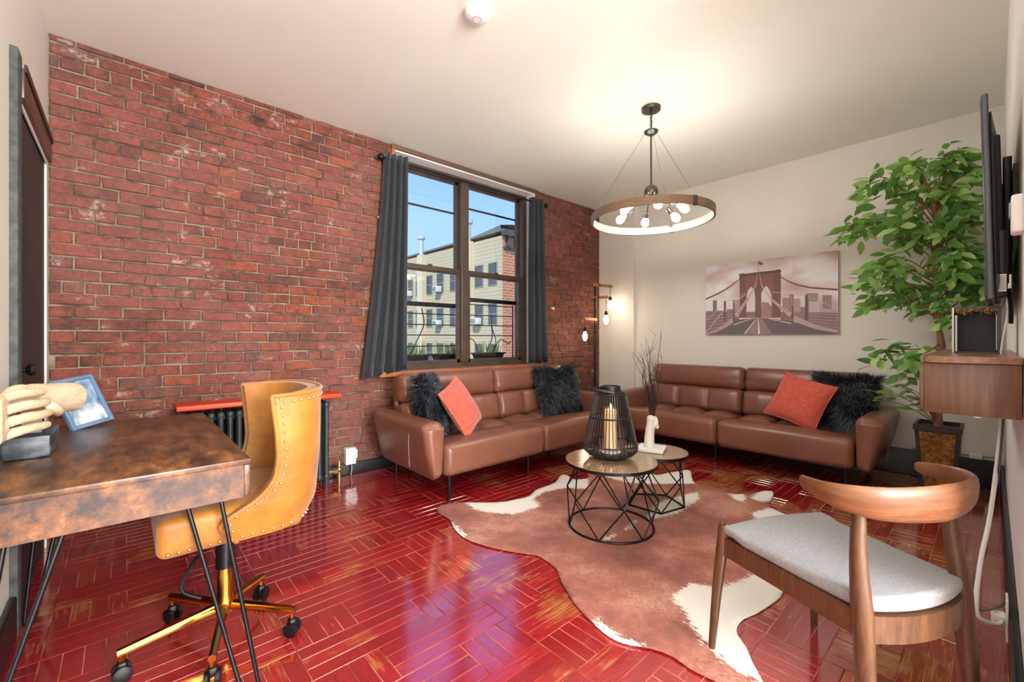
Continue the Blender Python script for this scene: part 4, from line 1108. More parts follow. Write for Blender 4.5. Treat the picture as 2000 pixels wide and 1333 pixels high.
BX, BY, BT = 19.6, 22.85, 8.35
MB().add([(BX, BY, -10), (BX, 48, -10), (BX, 48, BT + .3), (BX, BY, BT), (BX + 12, BY, -10), (BX + 12, 48, -10), (BX + 12, 48, BT + .3), (BX + 12, BY, BT)],
         [(0, 1, 2, 3), (4, 5, 6, 7), (1, 5, 6, 2), (3, 2, 6, 7), (0, 4, 5, 1)]).build('siding_wall', siding(), bd, False)
MB().span(BX, BX + 12, BY - .12, BY, -10, BT).build('brick_end_wall', far_brick(), bd, False)
M_parap = pm('grey_coping', C(120, 116, 106), .8)
MB().span(BX - .1, BX + 12, BY - .2, 48, BT + .28, BT + .42).build('roof_edge', M_parap, bd, False)
rs = MB().add([(BX + .1, BY + .3, BT + .4), (BX + .1, BY + 4.6, BT + .4), (BX + 1.2, BY + 4.6, BT + .45), (BX + 1.2, BY + .3, BT + 1.0), (BX + .1, BY + .3, BT + .8), (BX + 6, BY + .3, BT + 1.0), (BX + 6, BY + 4.6, BT + .45)], [(0, 1, 4), (4, 1, 2, 3), (3, 2, 6, 5)])
rs.build('roof_rise', M_parap, bd, False)
cn = MB().span(BX - .2, BX + 12, BY - .55, BY - .1, BT - .1, BT + .25)
for k in range(14): cn.span(BX + .2 + k * .8, BX + .45 + k * .8, BY - .45, BY - .1, BT - .8, BT - .1)
cn.span(BX, BX + 12, BY - .25, BY - .1, BT - 1.0, BT - .8)
cn.build('cornice', pm('dark_cornice', C(84, 76, 70), .8), bd, False)
M_pane_far = pm('dark_far_glass', C(70, 74, 76), .12, spec=.8)
M_wtrim = pm('grey_window_trim', C(150, 146, 134), .7)
# windows, listed by where they sit along the wall
rowsz = [(4.97, 6.52), (2.15, 3.6), (-.85, .69)]
colsy = [(23.45, 24.35), (25.04, 25.97), (28.6, 29.3), (30.35, 31.29), (32.08, 32.96), (34.3, 34.78), (35.45, 36.25), (37.6, 38.4)]
for (zA, zB) in rowsz:
    for (ya, yb) in colsy:
        w = MB().span(BX - .05, BX + .02, ya - .06, yb + .06, zA - .06, zA).span(BX - .05, BX + .02, ya - .06, yb + .06, zB, zB + .06).span(BX - .05, BX + .02, ya - .06, ya, zA, zB).span(BX - .05, BX + .02, yb, yb + .06, zA, zB).span(BX - .04, BX + .02, ya, yb, (zA + zB) / 2 - .03, (zA + zB) / 2 + .03).build('window', M_wtrim, bd, False)
        MB().span(BX - .02, BX - .005, ya, yb, zA, zB).build('pane', M_pane_far, w, False)
M_chim = pm('cream_chimney', C(222, 206, 176), .8)
M_flue = pm('galvanised_flue', C(206, 212, 214), .4, metal=.3)
for (y, ztop, hf) in ((26.65, BT + .12, 1.75), (33.65, BT + .12, 1.75)):
    cm = MB().span(BX - .35, BX, y - .45, y + .45, -10, ztop).build('chimney', M_chim, bd, False)
    MB().lathe((BX - .15, y, ztop), [(.2, 0), (.2, hf - .35), (.34, hf - .35), (.34, hf - .1), (.12, hf)], 16).build('flue', M_flue, cm)
M_acu = pm('white_ac_housing', C(226, 226, 222), .5)
for (y, z, label) in ((25.5, 2.15, 'white window air conditioner nearest the brick end wall'), (30.85, 4.97, 'white window air conditioner on the upper floor between the chimneys'), (30.85, 2.15, 'white window air conditioner on the lower floor between the chimneys'),
                      (35.8, 4.97, 'white window air conditioner beyond the left chimney')):
    t = thing('air_conditioner', label, 'air conditioner', (BX - .3, y, z), 'air conditioners across the street')
    MB().rbox((BX - .33, y, z + .25), (.55, .72, .48), .03, 1).build('housing', M_acu, t)
    g = MB()
    for k in range(6): g.span(BX - .625, BX - .605, y - .3, y + .3, z + .09 + k * .06, z + .115 + k * .06)
    g.build('grille', M_parap, t, False)
struct('ground', MB().span(-60, 120, 4.6, 160, -10.3, -10), pm('street', C(120, 118, 112), .9), 'street level far below the window', 'ground')

# ================================================================ CHANDELIER
M_pewter = pm('pewter_metal', C(96, 92, 86), .34, metal=.85)
M_ringwood = wood('weathered_ring_wood', C(110, 84, 62), C(138, 110, 84), C(160, 134, 106), (4, 4, 9), 5, .5, .1)
M_bulb = emis('lit_bulb', (1, .95, .89, 1), 112)
cx, cy = 2.957, 1.722
cl = thing('chandelier', 'round wooden ring chandelier with six lit bulbs hanging from the ceiling', 'chandelier', (cx, cy, 2.03))
MB().lathe((cx, cy, H), [(.01, -.026), (.066, -.026), (.07, -.02), (.07, 0), (.01, 0)], 28).build('canopy', M_pewter, cl)
for k in range(5):
    z = 2.846 - k * .026
    MM = Matrix.Translation((cx, cy, z)) @ Matrix.Rotation(PI / 2 * (k % 2), 4, 'Z') @ Matrix.Rotation(PI / 2, 4, 'X') @ Matrix.Diagonal((.7, 1.25, 1, 1))
    MB(MM).ring((0, 0, 0), .014, .0028, 16, 6).build('chain_link', M_pewter, cl)
MB().tube([(cx + .004, cy, 2.86), (cx + .012, cy + .004, 2.80), (cx + .003, cy, 2.73)], .003, 6).build('wire', M_black_metal, cl)
MB().lathe((cx, cy, 2.70), [(.004, -.024), (.03, -.02), (.05, -.004), (.052, .006), (.03, .02), (.01, .03), (.004, .03)], 24).build('hub_disc', M_pewter, cl)
MB().tube([(cx, cy, 2.26), (cx, cy, 2.69)], .0075, 10).build('rod', M_pewter, cl)
MB().sphere((cx, cy, 2.25), .052, 14).build('ball', M_pewter, cl)
ZR = 2.055
MB().band((cx, cy, ZR), .437, .014, .058, 72).build('ring', M_ringwood, cl, angle=30)
for k in range(3):
    a = 2 * PI * k / 3 + 2.25
    p = Vector((cx + .437 * math.cos(a), cy + .437 * math.sin(a), ZR))
    MB().rbox(p, (.024, .034, .066), .003, 1, R=Matrix.Rotation(a, 3, 'Z')).build('clamp', M_pewter, cl)
    MB().tube([p + Vector((0, 0, .03)), (cx + .04 * math.cos(a), cy + .04 * math.sin(a), 2.70)], .0013, 5).build('cable', M_pewter, cl)
for k in range(6):
    a = 2 * PI * k / 6 + .72
    d = Vector((math.cos(a), math.sin(a), 0))
    p0 = Vector((cx, cy, 2.235)) + d * .035; dirn = (d * .80 + Vector((0, 0, -.60))).normalized()
    p1 = p0 + dirn * .155
    ar = MB().tube([p0, p1], .005, 8).build('arm', M_pewter, cl)
    MB().tube([p1, p1 + dirn * .012, p1 + dirn * .05], [.016, .0185, .0185], 14).build('socket', M_chrome, ar)
    R = dirn.to_track_quat('Z', 'Y').to_matrix()
    MB().lathe(p1 + dirn * .045, [(.012, 0), (.014, .015), (.026, .04), (.030, .06), (.026, .08), (.012, .093), (.002, .096)], 16, R).build('bulb', M_bulb, ar)

# smoke detector
sd = thing('smoke_detector', 'white smoke detector on the ceiling', 'smoke detector', (1.40, 1.84, H))
MB().lathe((1.40, 1.84, H), [(.005, -.038), (.05, -.036), (.066, -.026), (.07, 0), (.005, 0)], 32).build('housing', M_white, sd)
MB().ring((1.40, 1.84, H - .036), .022, .003, 24, 6).build('button_ring', pm('grey_plastic', C(190, 188, 184), .5), sd)

# ================================================================ FLOOR LAMP
M_bulb2 = emis('lit_lamp_bulb', (1, .82, .60, 1), 22)
M_armwood = wood('lamp_arm_wood', C(150, 98, 58), C(178, 124, 78), C(196, 146, 100), (1, 9, 9), 5, .5, 0)
px, py = 4.43, 3.36
lp = thing('floor_lamp', 'black pole floor lamp with wooden arms and hanging bulbs in the corner', 'floor lamp', (px, py, 0))
MB().lathe((px, py, 0), [(.005, 0), (.13, 0), (.13, .012), (.12, .02), (.02, .026), (.005, .026)], 32).build('base', M_black_metal, lp)
MB().tube([(px, py, .02), (px, py, 1.83)], .0135, 12).build('pole', M_black_metal, lp)
for z in (.62, 1.22, 1.63): MB().lathe((px, py, z), [(.015, -.02), (.021, -.014), (.021, .014), (.015, .02)], 14).build('joint', M_black_metal, lp)
for (d, L, z, hang, bl) in ((Vector((.97, -.22, 0)), .27, 1.815, .13, 0), (Vector((.35, -.93, 0)), .16, 1.655, .17, 0), (Vector((-.98, -.18, 0)), .29, 1.378, .10, 0)):
    d.normalize(); R = Matrix.Rotation(math.atan2(d.y, d.x), 3, 'Z')
    back = .05
    ar = MB().rbox(Vector((px, py, z)) + d * (L / 2 - back / 2 + .01), (L + back, .028, .034), .004, 1, R=R).build('arm', M_armwood, lp)
    e = Vector((px, py, z)) + d * (L - .02)
    MB().lathe(Vector((px, py, z)) + d * .045 + Vector((-d.y, d.x, 0)) * -.03, [(.012, 0), (.012, .012), (.002, .012)], 12, Matrix.Rotation(PI / 2, 3, 'X')).build('wing_nut', M_black_metal, ar)
    MB().tube([e, e - Vector((0, 0, hang))], .003, 6).build('cord', M_black_metal, ar)
    s0 = e - Vector((0, 0, hang))
    MB().lathe(s0, [(.004, 0), (.018, -.012), (.02, -.05), (.015, -.056)], 14).build('socket', M_black_metal, ar)
    MB().lathe(s0 - Vector((0, 0, .05)), [(.012, 0), (.018, -.02), (.030, -.055), (.030, -.08), (.018, -.11), (.003, -.12)], 16).build('bulb', M_bulb2, ar)

# ================================================================ CANVAS PICTURE
cv = thing('canvas_picture', 'canvas print of a suspension bridge above the far sofa', 'picture', (XF - .02, 1.543, 1.184))
CY0, CY1, CZ0, CZ1, CXf = 2.147, .939, 1.184, 1.946, XF - .038
MB().rbox((XF - .019, 1.543, 1.565), (.036, 1.208, .762), .004, 2).build('canvas', pm('canvas_edge', C(196, 170, 150), .8), cv)
pv = []; pf_ = []; pc = []
lay = [0]
def cpt(x, y):
    u = (x - 140) / 1720; top = 345 - 210 * u; v = (1222 - y) / (1222 - top)
    u = min(.998, max(.002, u)); v = min(.998, max(.002, v))
    return (CXf - .0006 - lay[0] * .00005, lerp(CY0, CY1, u), lerp(CZ0, CZ1, v))
def poly(pts, rgb, bump_=True):
    if bump_: lay[0] += 1
    o = len(pv); pv.extend(cpt(*p) for p in pts); pf_.append(tuple(range(o, o + len(pts)))); pc.extend([C(*[lerp(c_, w_, .16) for c_, w_ in zip(rgb, (228, 218, 218))])] * len(pts))
def stroke(pts, w, rgb):
    lay[0] += 1
    ws = w if isinstance(w, (list, tuple)) else [w] * len(pts)
    for i in range(len(pts) - 1):
        (x0, y0), (x1, y1) = pts[i], pts[i + 1]; L = math.hypot(x1 - x0, y1 - y0) or 1; nx, ny = -(y1 - y0) / L, (x1 - x0) / L
        poly([(x0 + nx * ws[i] / 2, y0 + ny * ws[i] / 2), (x1 + nx * ws[i + 1] / 2, y1 + ny * ws[i + 1] / 2), (x1 - nx * ws[i + 1] / 2, y1 - ny * ws[i + 1] / 2), (x0 - nx * ws[i] / 2, y0 - ny * ws[i] / 2)], rgb, False)
# sky with soft clouds
NU, NV = 48, 26
for i in range(NU):
    for j in range(NV):
        o = len(pv)
        for (a, b) in ((i, j), (i + 1, j), (i + 1, j + 1), (i, j + 1)):
            u, v = a / NU, b / NV
            pv.append((CXf - .0006, lerp(CY0, CY1, u), lerp(CZ0, CZ1, v)))
            n = mnoise.fractal(Vector((u * 3.2, v * 4.2, 7.3)), 1, 2, 3) * .6 + .5 + (.18 if u > .7 and v > .75 else 0)
            n = min(1, max(0, (n - .35) * 1.8))
            pc.append((*[lerp(p, q, n) for p, q in zip(C(238, 234, 235)[:3], C(198, 158, 154)[:3])], 1))
        pf_.append((o, o + 1, o + 2, o + 3))
# skyline and lower structures
for (x0, x1, y0, rgb) in ((150, 250, 920, (124, 104, 110)), (255, 316, 780, (112, 96, 104)), (300, 430, 915, (130, 108, 114)), (430, 455, 790, (96, 80, 84)), (465, 560, 895, (136, 108, 108)), (558, 580, 780, (104, 84, 88)),
                          (580, 650, 770, (166, 140, 142)), (1220, 1330, 750, (158, 122, 122)), (1305, 1360, 700, (150, 116, 116)), (1360, 1440, 760, (176, 148, 148)), (1500, 1640, 690, (150, 124, 126)), (1540, 1660, 800, (196, 186, 188)), (1690, 1790, 720, (142, 122, 128)), (1440, 1500, 870, (150, 112, 108)), (1660, 1850, 900, (186, 160, 156))):
    poly([(x0, y0), (x1, y0), (x1, 1010), (x0, 1010)], rgb)
poly([(140, 940), (650, 930), (650, 1080), (140, 1222)], (122, 98, 102)); poly([(1200, 930), (1858, 950), (1858, 1222), (1200, 1060)], (128, 102, 106))
for k in range(5):
    stroke([(140, 985 + k * 45), (560, 960 + k * 30)], 9, (166, 144, 148)); stroke([(1330, 950 + k * 28), (1855, 975 + k * 42)], 9, (170, 148, 150))
# stone tower with two pointed arches
poly([(650, 470), (1205, 425), (1200, 1010), (652, 1010)], (128, 82, 76))
for (xa, xb) in ((655, 735), (870, 950), (1110, 1200)): poly([(xa, 450), (xb, 445), (xb, 1010), (xa, 1010)], (112, 78, 76))
for k in range(6): stroke([(740, 480 + k * 26), (865, 470 + k * 26)], 5, (150, 98, 84)); stroke([(955, 462 + k * 26), (1105, 450 + k * 26)], 5, (150, 98, 84))
poly([(640, 440), (700, 425), (735, 432), (880, 412), (955, 405), (1105, 390), (1190, 372), (1212, 398), (1195, 425), (655, 470)], (92, 70, 68))
poly([(752, 730), (770, 650), (818, 600), (858, 655), (870, 760), (868, 945), (750, 945)], (214, 208, 212)); poly([(950, 690), (985, 618), (1020, 588), (1062, 645), (1086, 725), (1086, 905), (952, 905)], (216, 210, 212))
poly([(955, 800), (1040, 810), (1086, 860), (1086, 1010), (952, 1010)], (150, 118, 118)); poly([(750, 930), (870, 930), (870, 1010), (750, 1010)], (128, 104, 106))
# deck and road lines
poly([(140, 1222), (560, 1040), (820, 1015), (1040, 1015), (1310, 1055), (1858, 1222)], (98, 88, 92)); poly([(860, 1030), (900, 1020), (905, 1222), (730, 1222)], (146, 118, 120)); poly([(925, 1020), (975, 1035), (1090, 1222), (940, 1222)], (140, 116, 118))
stroke([(868, 1040), (722, 1222)], [6, 20], (226, 220, 220)); stroke([(911, 1022), (922, 1222)], [8, 28], (232, 228, 226)); stroke([(820, 1020), (570, 1098)], [6, 14], (206, 196, 196)); stroke([(1040, 1020), (1330, 1085)], [6, 14], (206, 196, 196))
# hangers and cables
for k in range(16):
    x = 160 + k * 33; yc = interp(x, [135, 300, 450, 560, 690], [765, 710, 640, 570, 480]); stroke([(x, yc), (x, 930)], 3, (184, 170, 176))
for k in range(18):
    x = 1225 + k * 36; yc = interp(x, [1170, 1280, 1400, 1560, 1860], [450, 525, 580, 620, 650]); stroke([(x, yc), (x, 940)], 3, (186, 172, 178))
stroke([(140, 765), (300, 710), (450, 640), (560, 570), (690, 480)], [20, 18, 16, 14, 10], (96, 76, 80)); stroke([(1170, 450), (1280, 525), (1400, 580), (1560, 620), (1856, 650)], [10, 14, 18, 20, 22], (96, 74, 76))
stroke([(745, 680), (460, 800), (140, 1050)], 6, (200, 188, 190)); stroke([(745, 700), (450, 880), (150, 1200)], 8, (206, 196, 196)); stroke([(1090, 670), (1500, 720), (1855, 900)], 6, (200, 188, 190))
stroke([(900, 430), (878, 590), (770, 760), (600, 985)], [7, 12, 26, 62], (188, 166, 158)); stroke([(560, 1040), (430, 1120), (300, 1180), (150, 1215)], [66, 50, 38, 20], (178, 150, 154))
stroke([(930, 430), (956, 590), (1085, 770), (1325, 975)], [7, 12, 26, 64], (196, 172, 162)); stroke([(1360, 1015), (1500, 1085), (1640, 1145), (1855, 1195)], [72, 60, 50, 36], (186, 160, 164))
for k in range(7):
    a = k / 7
    x, y = lerp(770, 610, a), lerp(765, 965, a); stroke([(x - 16 - 10 * a, y - 8), (x + 16 + 12 * a, y + 14)], 7, (104, 76, 72))
    x, y = lerp(1090, 1310, a), lerp(775, 955, a); stroke([(x + 16 + 10 * a, y - 12), (x - 14 - 14 * a, y + 16)], 7, (104, 76, 72))
stroke([(575, 880), (575, 1090)], 14, (92, 74, 76)); stroke([(1345, 860), (1345, 1070)], 18, (96, 76, 78)); stroke([(1510, 715), (1510, 1040)], 30, (92, 74, 76)); stroke([(440, 790), (440, 1050)], 26, (94, 78, 82))
stroke([(915, 270), (915, 405)], 4, (120, 100, 100)); poly([(917, 265), (972, 292), (970, 322), (918, 305)], (104, 84, 92))
lay[0] = 0
me = bpy.data.meshes.new('print'); o3 = Vector(cv.location)
me.from_pydata([tuple(Vector(p) - o3) for p in pv], [], pf_); me.materials.append(attr_mat('printed_canvas', rough=.75, spec=.2))
ca = me.color_attributes.new('Col', 'FLOAT_COLOR', 'POINT'); ca.data.foreach_set('color', [k for c in pc for k in c])
po = bpy.data.objects.new('print', me); COL.objects.link(po); po.parent = cv

# ================================================================ FICUS
fx_, fy_ = 4.30, .254
M_woven = pm('woven_gold_black', C(40, 30, 22), .35, metal=.5, col2=C(176, 122, 52), nscale=60, stretch=(1, 1.5, 1), lo=.42, hi=.58, bmp=.9, bscale=70, bdist=.01)
M_potblk = pm('black_pot_edge', C(24, 23, 24), .4, bmp=.6, bscale=60, bdist=.008)
pt = thing('plant_pot', 'tall square black and gold textured pot in the corner', 'plant pot', (fx_, fy_, 0))
def frust(mb, x0, x1, y0, y1, z0, X0, X1, Y0, Y1, z1):
    return mb.add([(x0, y0, z0), (x1, y0, z0), (x1, y1, z0), (x0, y1, z0), (X0, Y0, z1), (X1, Y0, z1), (X1, Y1, z1), (X0, Y1, z1)], [(0, 1, 2, 3), (4, 5, 6, 7), (0, 1, 5, 4), (1, 2, 6, 5), (2, 3, 7, 6), (3, 0, 4, 7)])
frust(MB(), fx_ - .105, fx_ + .105, fy_ - .085, fy_ + .085, 0, fx_ - .145, fx_ + .145, fy_ - .115, fy_ + .115, .50).build('body', M_potblk, pt, False)
rim = MB()
for (a, b, c, d) in ((-.152, .152, -.122, -.105), (-.152, .152, .105, .122), (-.152, -.135, -.105, .105), (.135, .152, -.105, .105)): rim.span(fx_ + a, fx_ + b, fy_ + c, fy_ + d, .497, .535)
rim.build('rim', M_potblk, pt, False)
wv = MB()
rows = 46
for r in range(rows):
    z = .04 + r * .0098; k = z / .5; hw = lerp(.085, .115, k) - .022; xf = fx_ - lerp(.105, .145, k)
    n = 17
    for q in range(n):
        y = lerp(-hw, hw, (q + .5 + .25 * (r % 2)) / (n + .25)); s_ = hw / n * .95
        wv.add([(xf - .001, fy_ + y - s_, z - .002), (xf - .001, fy_ + y + s_, z - .005), (xf - .001, fy_ + y + s_, z + .003), (xf - .001, fy_ + y - s_, z + .006), (xf - .007, fy_ + y, z + .0005)], [(0, 1, 4), (1, 2, 4), (2, 3, 4), (3, 0, 4)])
o = wv.build('woven_panel', pm('gold_weave', C(214, 156, 78), .35, metal=.35, col2=C(120, 80, 36), nscale=40), pt, False); tag(o, kind='stuff')
MB().span(fx_ - .134, fx_ + .134, fy_ - .104, fy_ + .104, .49, .508).build('moss', pm('moss', C(92, 96, 48), .95, col2=C(60, 62, 34), nscale=50, bmp=.8, bscale=80, bdist=.01), pt, False)
fc_ = thing('ficus_tree', 'leafy green ficus tree in the corner behind the television', 'plant', (fx_, fy_, .508))
M_bark = pm('ficus_bark', C(122, 84, 60), .8, col2=C(150, 108, 80), nscale=20, stretch=(2, 2, .5), bmp=.5, bscale=40, bdist=.004)
tr1 = smooth_path([(fx_, fy_, .50), (fx_ - .01, fy_ + .012, .8), (fx_ + .012, fy_ - .008, 1.1), (fx_ - .01, fy_ + .01, 1.4), (fx_ + .005, fy_ + .02, 1.75), (fx_ - .01, fy_ + .02, 2.1)], 5)
tr2 = [p + Vector((.018 * math.cos(i * .55), .018 * math.sin(i * .55), 0)) for i, p in enumerate(tr1)]
MB().tube(tr1, [lerp(.027, .009, i / 25) for i in range(len(tr1))], 10).tube(tr2, [lerp(.018, .006, i / 25) for i in range(len(tr2))], 8).build('trunk', M_bark, fc_)
def leaf_mat(attr):
    m, t, p = nt('ficus_leaf' + ('_far' if attr else ''))
    rn = node(t, 'ShaderNodeAttribute', attribute_name='rnd').outputs['Fac'] if attr else node(t, 'ShaderNodeObjectInfo').outputs['Random']
    t.links.new(ramp(t, rn, [(0, C(76, 124, 66)), (.4, C(116, 170, 88)), (.75, C(162, 206, 114)), (1, C(204, 230, 156))]), p.inputs['Base Color'])
    p.inputs['Roughness'].default_value = .42
    tl = node(t, 'ShaderNodeBsdfTranslucent'); tl.inputs[0].default_value = C(150, 200, 90); mx = node(t, 'ShaderNodeMixShader'); mx.inputs[0].default_value = .3
    t.links.new(p.outputs[0], mx.inputs[1]); t.links.new(tl.outputs[0], mx.inputs[2]); t.links.new(mx.outputs[0], t.nodes['Material Output'].inputs[0])
    return m
ML, MLs = leaf_mat(False), leaf_mat(True)
LP = [(0, 0, 0), (.22, .17, .03), (.5, .25, .045), (.8, .14, .01), (1.0, 0, -.06), (.8, -.14, .01), (.5, -.25, .045), (.22, -.17, .03), (.5, 0, 0), (.22, 0, 0), (.8, 0, -.02)]
LFc = [(0, 1, 9), (0, 9, 7), (1, 2, 8, 9), (9, 8, 6, 7), (2, 3, 10, 8), (8, 10, 5, 6), (3, 4, 10), (10, 4, 5)]
leaf_me = MB().add(LP, LFc).mesh('leaf', ML, True, angle=80)
rnd = random.Random(21)
leaves = []
def clampw(p):
    p.x = min(p.x, XF - .05); p.y = max(p.y, YR + .055); return p
nbr = 0
for k in range(66):
    z0 = lerp(.95, 2.14, (k + .5) / 66) + rnd.uniform(-.06, .04)
    base = tr1[min(len(tr1) - 1, max(0, int((z0 - .5) / 1.6 * 25)))].copy(); base.z = z0
    a = k * 2.4 + rnd.uniform(-.3, .3)
    if z0 < 1.25 and k % 3: continue
    rad = interp(z0, [.95, 1.2, 1.5, 1.75, 2.0, 2.12], [.36, .44, .52, .50, .42, .34]) * rnd.uniform(.75, 1.15)
    rise = rnd.uniform(.05, .32) if z0 > 1.15 else rnd.uniform(-.12, .05)
    if z0 > 1.9: rise = rnd.uniform(.2, .38)
    d = Vector((math.cos(a), math.sin(a), 0))
    if d.y < 0: rad *= .5
    if d.x > .3: rad *= .75
    P = smooth_path([base, base + d * rad * .4 + Vector((0, 0, rise * .7)), clampw(base + d * rad * .75 + Vector((0, 0, rise))), clampw(base + d * rad + Vector((0, 0, rise * .9 - .06)))], 4)
    MB().tube(P, [lerp(.006, .0018, i / (len(P) - 1)) for i in range(len(P))], 5).build('branch', M_bark, fc_)
    for q in range(26):
        s = rnd.uniform(.28, 1); i = min(len(P) - 2, int(s * (len(P) - 1))); p = P[i].lerp(P[i + 1], rnd.random()) + Vector((rnd.gauss(0, .02), rnd.gauss(0, .02), rnd.gauss(0, .03)))
        ang = rnd.uniform(0, 2 * PI)
        dr = (d * rnd.uniform(.2, 1.0) + Vector((math.cos(ang), math.sin(ang), 0)) * .9 + Vector((0, 0, rnd.uniform(-1.1, .35)))).normalized()
        leaves.append((p, dr, rnd.uniform(.085, .13), rnd.uniform(-1.1, 1.1)))
# low shoots near the pot
for (dx, dy, zt) in ((-.20, .30, .74), (-.26, .22, .80), (-.1, .34, .68), (-.16, .12, .72), (.05, .2, .78)):
    P = smooth_path([(fx_, fy_, .52), (fx_ + dx * .5, fy_ + dy * .5, lerp(.52, zt, .8)), (fx_ + dx, fy_ + dy, zt)], 4)
    MB().tube(P, [lerp(.004, .0015, i / (len(P) - 1)) for i in range(len(P))], 5).build('branch', M_bark, fc_)
    for q in range(7):
        p = P[min(len(P) - 1, 3 + q % 6)]; ang = rnd.uniform(0, 2 * PI)
        leaves.append((p, (Vector((math.cos(ang), math.sin(ang), rnd.uniform(-.2, .6))) + Vector((dx, dy, 0)) * 1.5).normalized(), rnd.uniform(.08, .12), rnd.uniform(-.5, .5)))
lf = MB(); lfc = []
def leaf_M(p, d, L, roll):
    side = Vector((0, 0, 1)).cross(d)
    side = side.normalized() if side.length > .05 else Vector((0, 1, 0)); up = d.cross(side)
    R = Matrix((d, side, up)).transposed() @ Matrix.Rotation(roll, 3, 'X')
    return Matrix.Translation(p) @ R.to_4x4() @ Matrix.Scale(L, 4)
ok = []
for (p, d, L, roll) in leaves:
    tip = p + d * L
    if tip.y < YR + .035 or tip.x > XF - .035 or p.y < YR + .03: 
        d = Vector((d.x if tip.x <= XF - .035 else -abs(d.x), abs(d.y), d.z)).normalized()
    ok.append((p, d, L, roll))
ok.sort(key=lambda q: q[0].x * cs + q[0].y * sn)
for n, (p, d, L, roll) in enumerate(ok):
    Mx = leaf_M(p, d, L, roll)
    if n < 300:
        o = bpy.data.objects.new('leaf', leaf_me); COL.objects.link(o); o.parent = fc_
        o.matrix_local = Matrix.Translation(-Vector(fc_.location)) @ Mx
    else:
        lf.M = Mx; lf.add(LP, LFc); lfc += [rnd.random()] * len(LP)
if lf.v:
    o = lf.build('foliage', MLs, fc_, angle=80); tag(o, kind='stuff')
    a = o.data.attributes.new('rnd', 'FLOAT', 'POINT'); a.data.foreach_set('value', lfc)

# ================================================================ TELEVISION, CONSOLE AND WALL ITEMS
tv = thing('television', 'flat black television on a wall bracket seen edge-on', 'television', (2.55, -.01, 1.26))
M_tvb = pm('tv_black_plastic', C(34, 36, 38), .38)
M_scr = pm('tv_screen', C(10, 10, 12), .08, spec=.7)
RT = Matrix.Rotation(-.021, 3, 'X')
tc = Vector((2.555, .010, 1.585))
MB().rbox(tc, (1.11, .016, .645), .004, 2, R=RT).build('bezel', pm('tv_bezel', C(70, 76, 80), .3, metal=.5), tv)
MB().rbox(tc + Vector((0, .0075, 0)), (1.09, .004, .62), .001, 1, R=RT).build('screen', M_scr, tv)
def tvb(q, h):
    x, y, z = q
    if y < 0: z *= .80; x *= .88
    return x, y, z
MB().rbox(tc + Vector((0, -.019, -.02)), (1.08, .026, .58), .008, 2, (2, 1, 2), tvb, R=RT).build('back_shell', M_tvb, tv)
bl = MB().rbox((2.5, -.008, 1.38), (.85, .05, .22), .012, 2).build('electronics_housing', M_tvb, tv)
MB().span(2.066, 2.0735, -.030, -.012, 1.29, 1.345).build('label_sticker', M_white, tv, False); MB().span(2.066, 2.0735, -.008, -.002, 1.292, 1.33).build('label_sticker', M_white, tv, False)
bar_ = MB()
for k in range(9): bar_.span(2.0655, 2.066, -.028, -.014, 1.296 + k * .0052, 1.2985 + k * .0052)
bar_.build('barcode', pm('sticker_print', C(150, 150, 160), .6), tv, False)
MB().span(2.3, 2.8, YR + .001, YR + .012, 1.45, 1.75).build('wall_plate', M_black_metal, tv, False)
for x in (2.35, 2.75): MB().rbox((x, -.036, 1.58), (.03, .022, .42), .004, 1).build('bracket', M_black_metal, tv)
MB().tube(smooth_path([(2.1, -.035, 1.30), (2.11, -.04, 1.24), (2.12, -.04, 1.19)], 3), .012, 8, flat=.5).build('strap', M_black_metal, tv)
M_con = wood('walnut_console_veneer', C(78, 50, 36), C(108, 72, 50), C(134, 94, 66), (1, 14, .8), 4, .35, .3)
cs_ = thing('wall_console', 'floating walnut console with rounded top on the right wall', 'console', (2.5, .05, .905))
MB().rbox((2.50, .045, .986), (1.20, .205, .158), .003, 1).build('body', M_con, cs_)
tpz = [(1.895, YR + .002), (3.12, YR + .002), (3.12, .158)] + [(1.97 - .085 * math.sin(PI / 2 * k / 8), .158 - .02 * (1 - math.cos(PI / 2 * k / 8)) ) for k in range(9)] + [(1.880, .11), (1.884, .02)]
MB().prism(tpz, 1.066, 1.086).build('top', wood('walnut_top_veneer', C(112, 76, 52), C(140, 98, 68), C(160, 118, 86), (1, 9, 9), 4, .3, .3), cs_, angle=30)
MB().lathe((1.905, .03, .906), [(.008, -.003), (.008, 0), (.001, 0)], 12).build('foot_cap', M_white, cs_)
for k in range(3):
    dw = MB().rbox((2.10 + k * .40, .151, .986), (.39, .012, .145), .002, 1).build('door', M_con, cs_)
bxr = thing('display_box', 'black open-fronted box with gold fretwork on the console', 'box', (2.38, .04, 1.087))
X0, X1, Ya, Yb, Za, Zb = 2.34, 2.46, -.022, .102, 1.087, 1.258
MB().span(X1 - .006, X1, Ya, Yb, Za, Zb).build('back_panel', pm('slate_panel', C(50, 54, 56), .5), bxr, False)
MB().span(X0, X1 - .006, Ya, Ya + .010, Za, Zb).span(X0, X1 - .006, Yb - .006, Yb, Za, Zb).span(X0, X1 - .006, Ya + .010, Yb - .006, Zb - .006, Zb).span(X0, X1 - .006, Ya + .01, Yb - .006, Za, Za + .005).build('case', pm('black_lacquer', C(22, 22, 24), .25), bxr, False)
MB().span(X0 - .002, X0, Yb - .005, Yb, Za, Zb).build('silver_edge', M_white, bxr, False)
MB().span(X0 + .006, X0 + .008, Yb - .013, Yb - .008, Za + .005, Zb - .03).build('silver_strip', M_white, bxr, False); MB().span(X0 + .006, X0 + .008, Ya + .011, Ya + .013, Za + .012, Zb - .03).build('silver_strip', M_white, bxr, False)
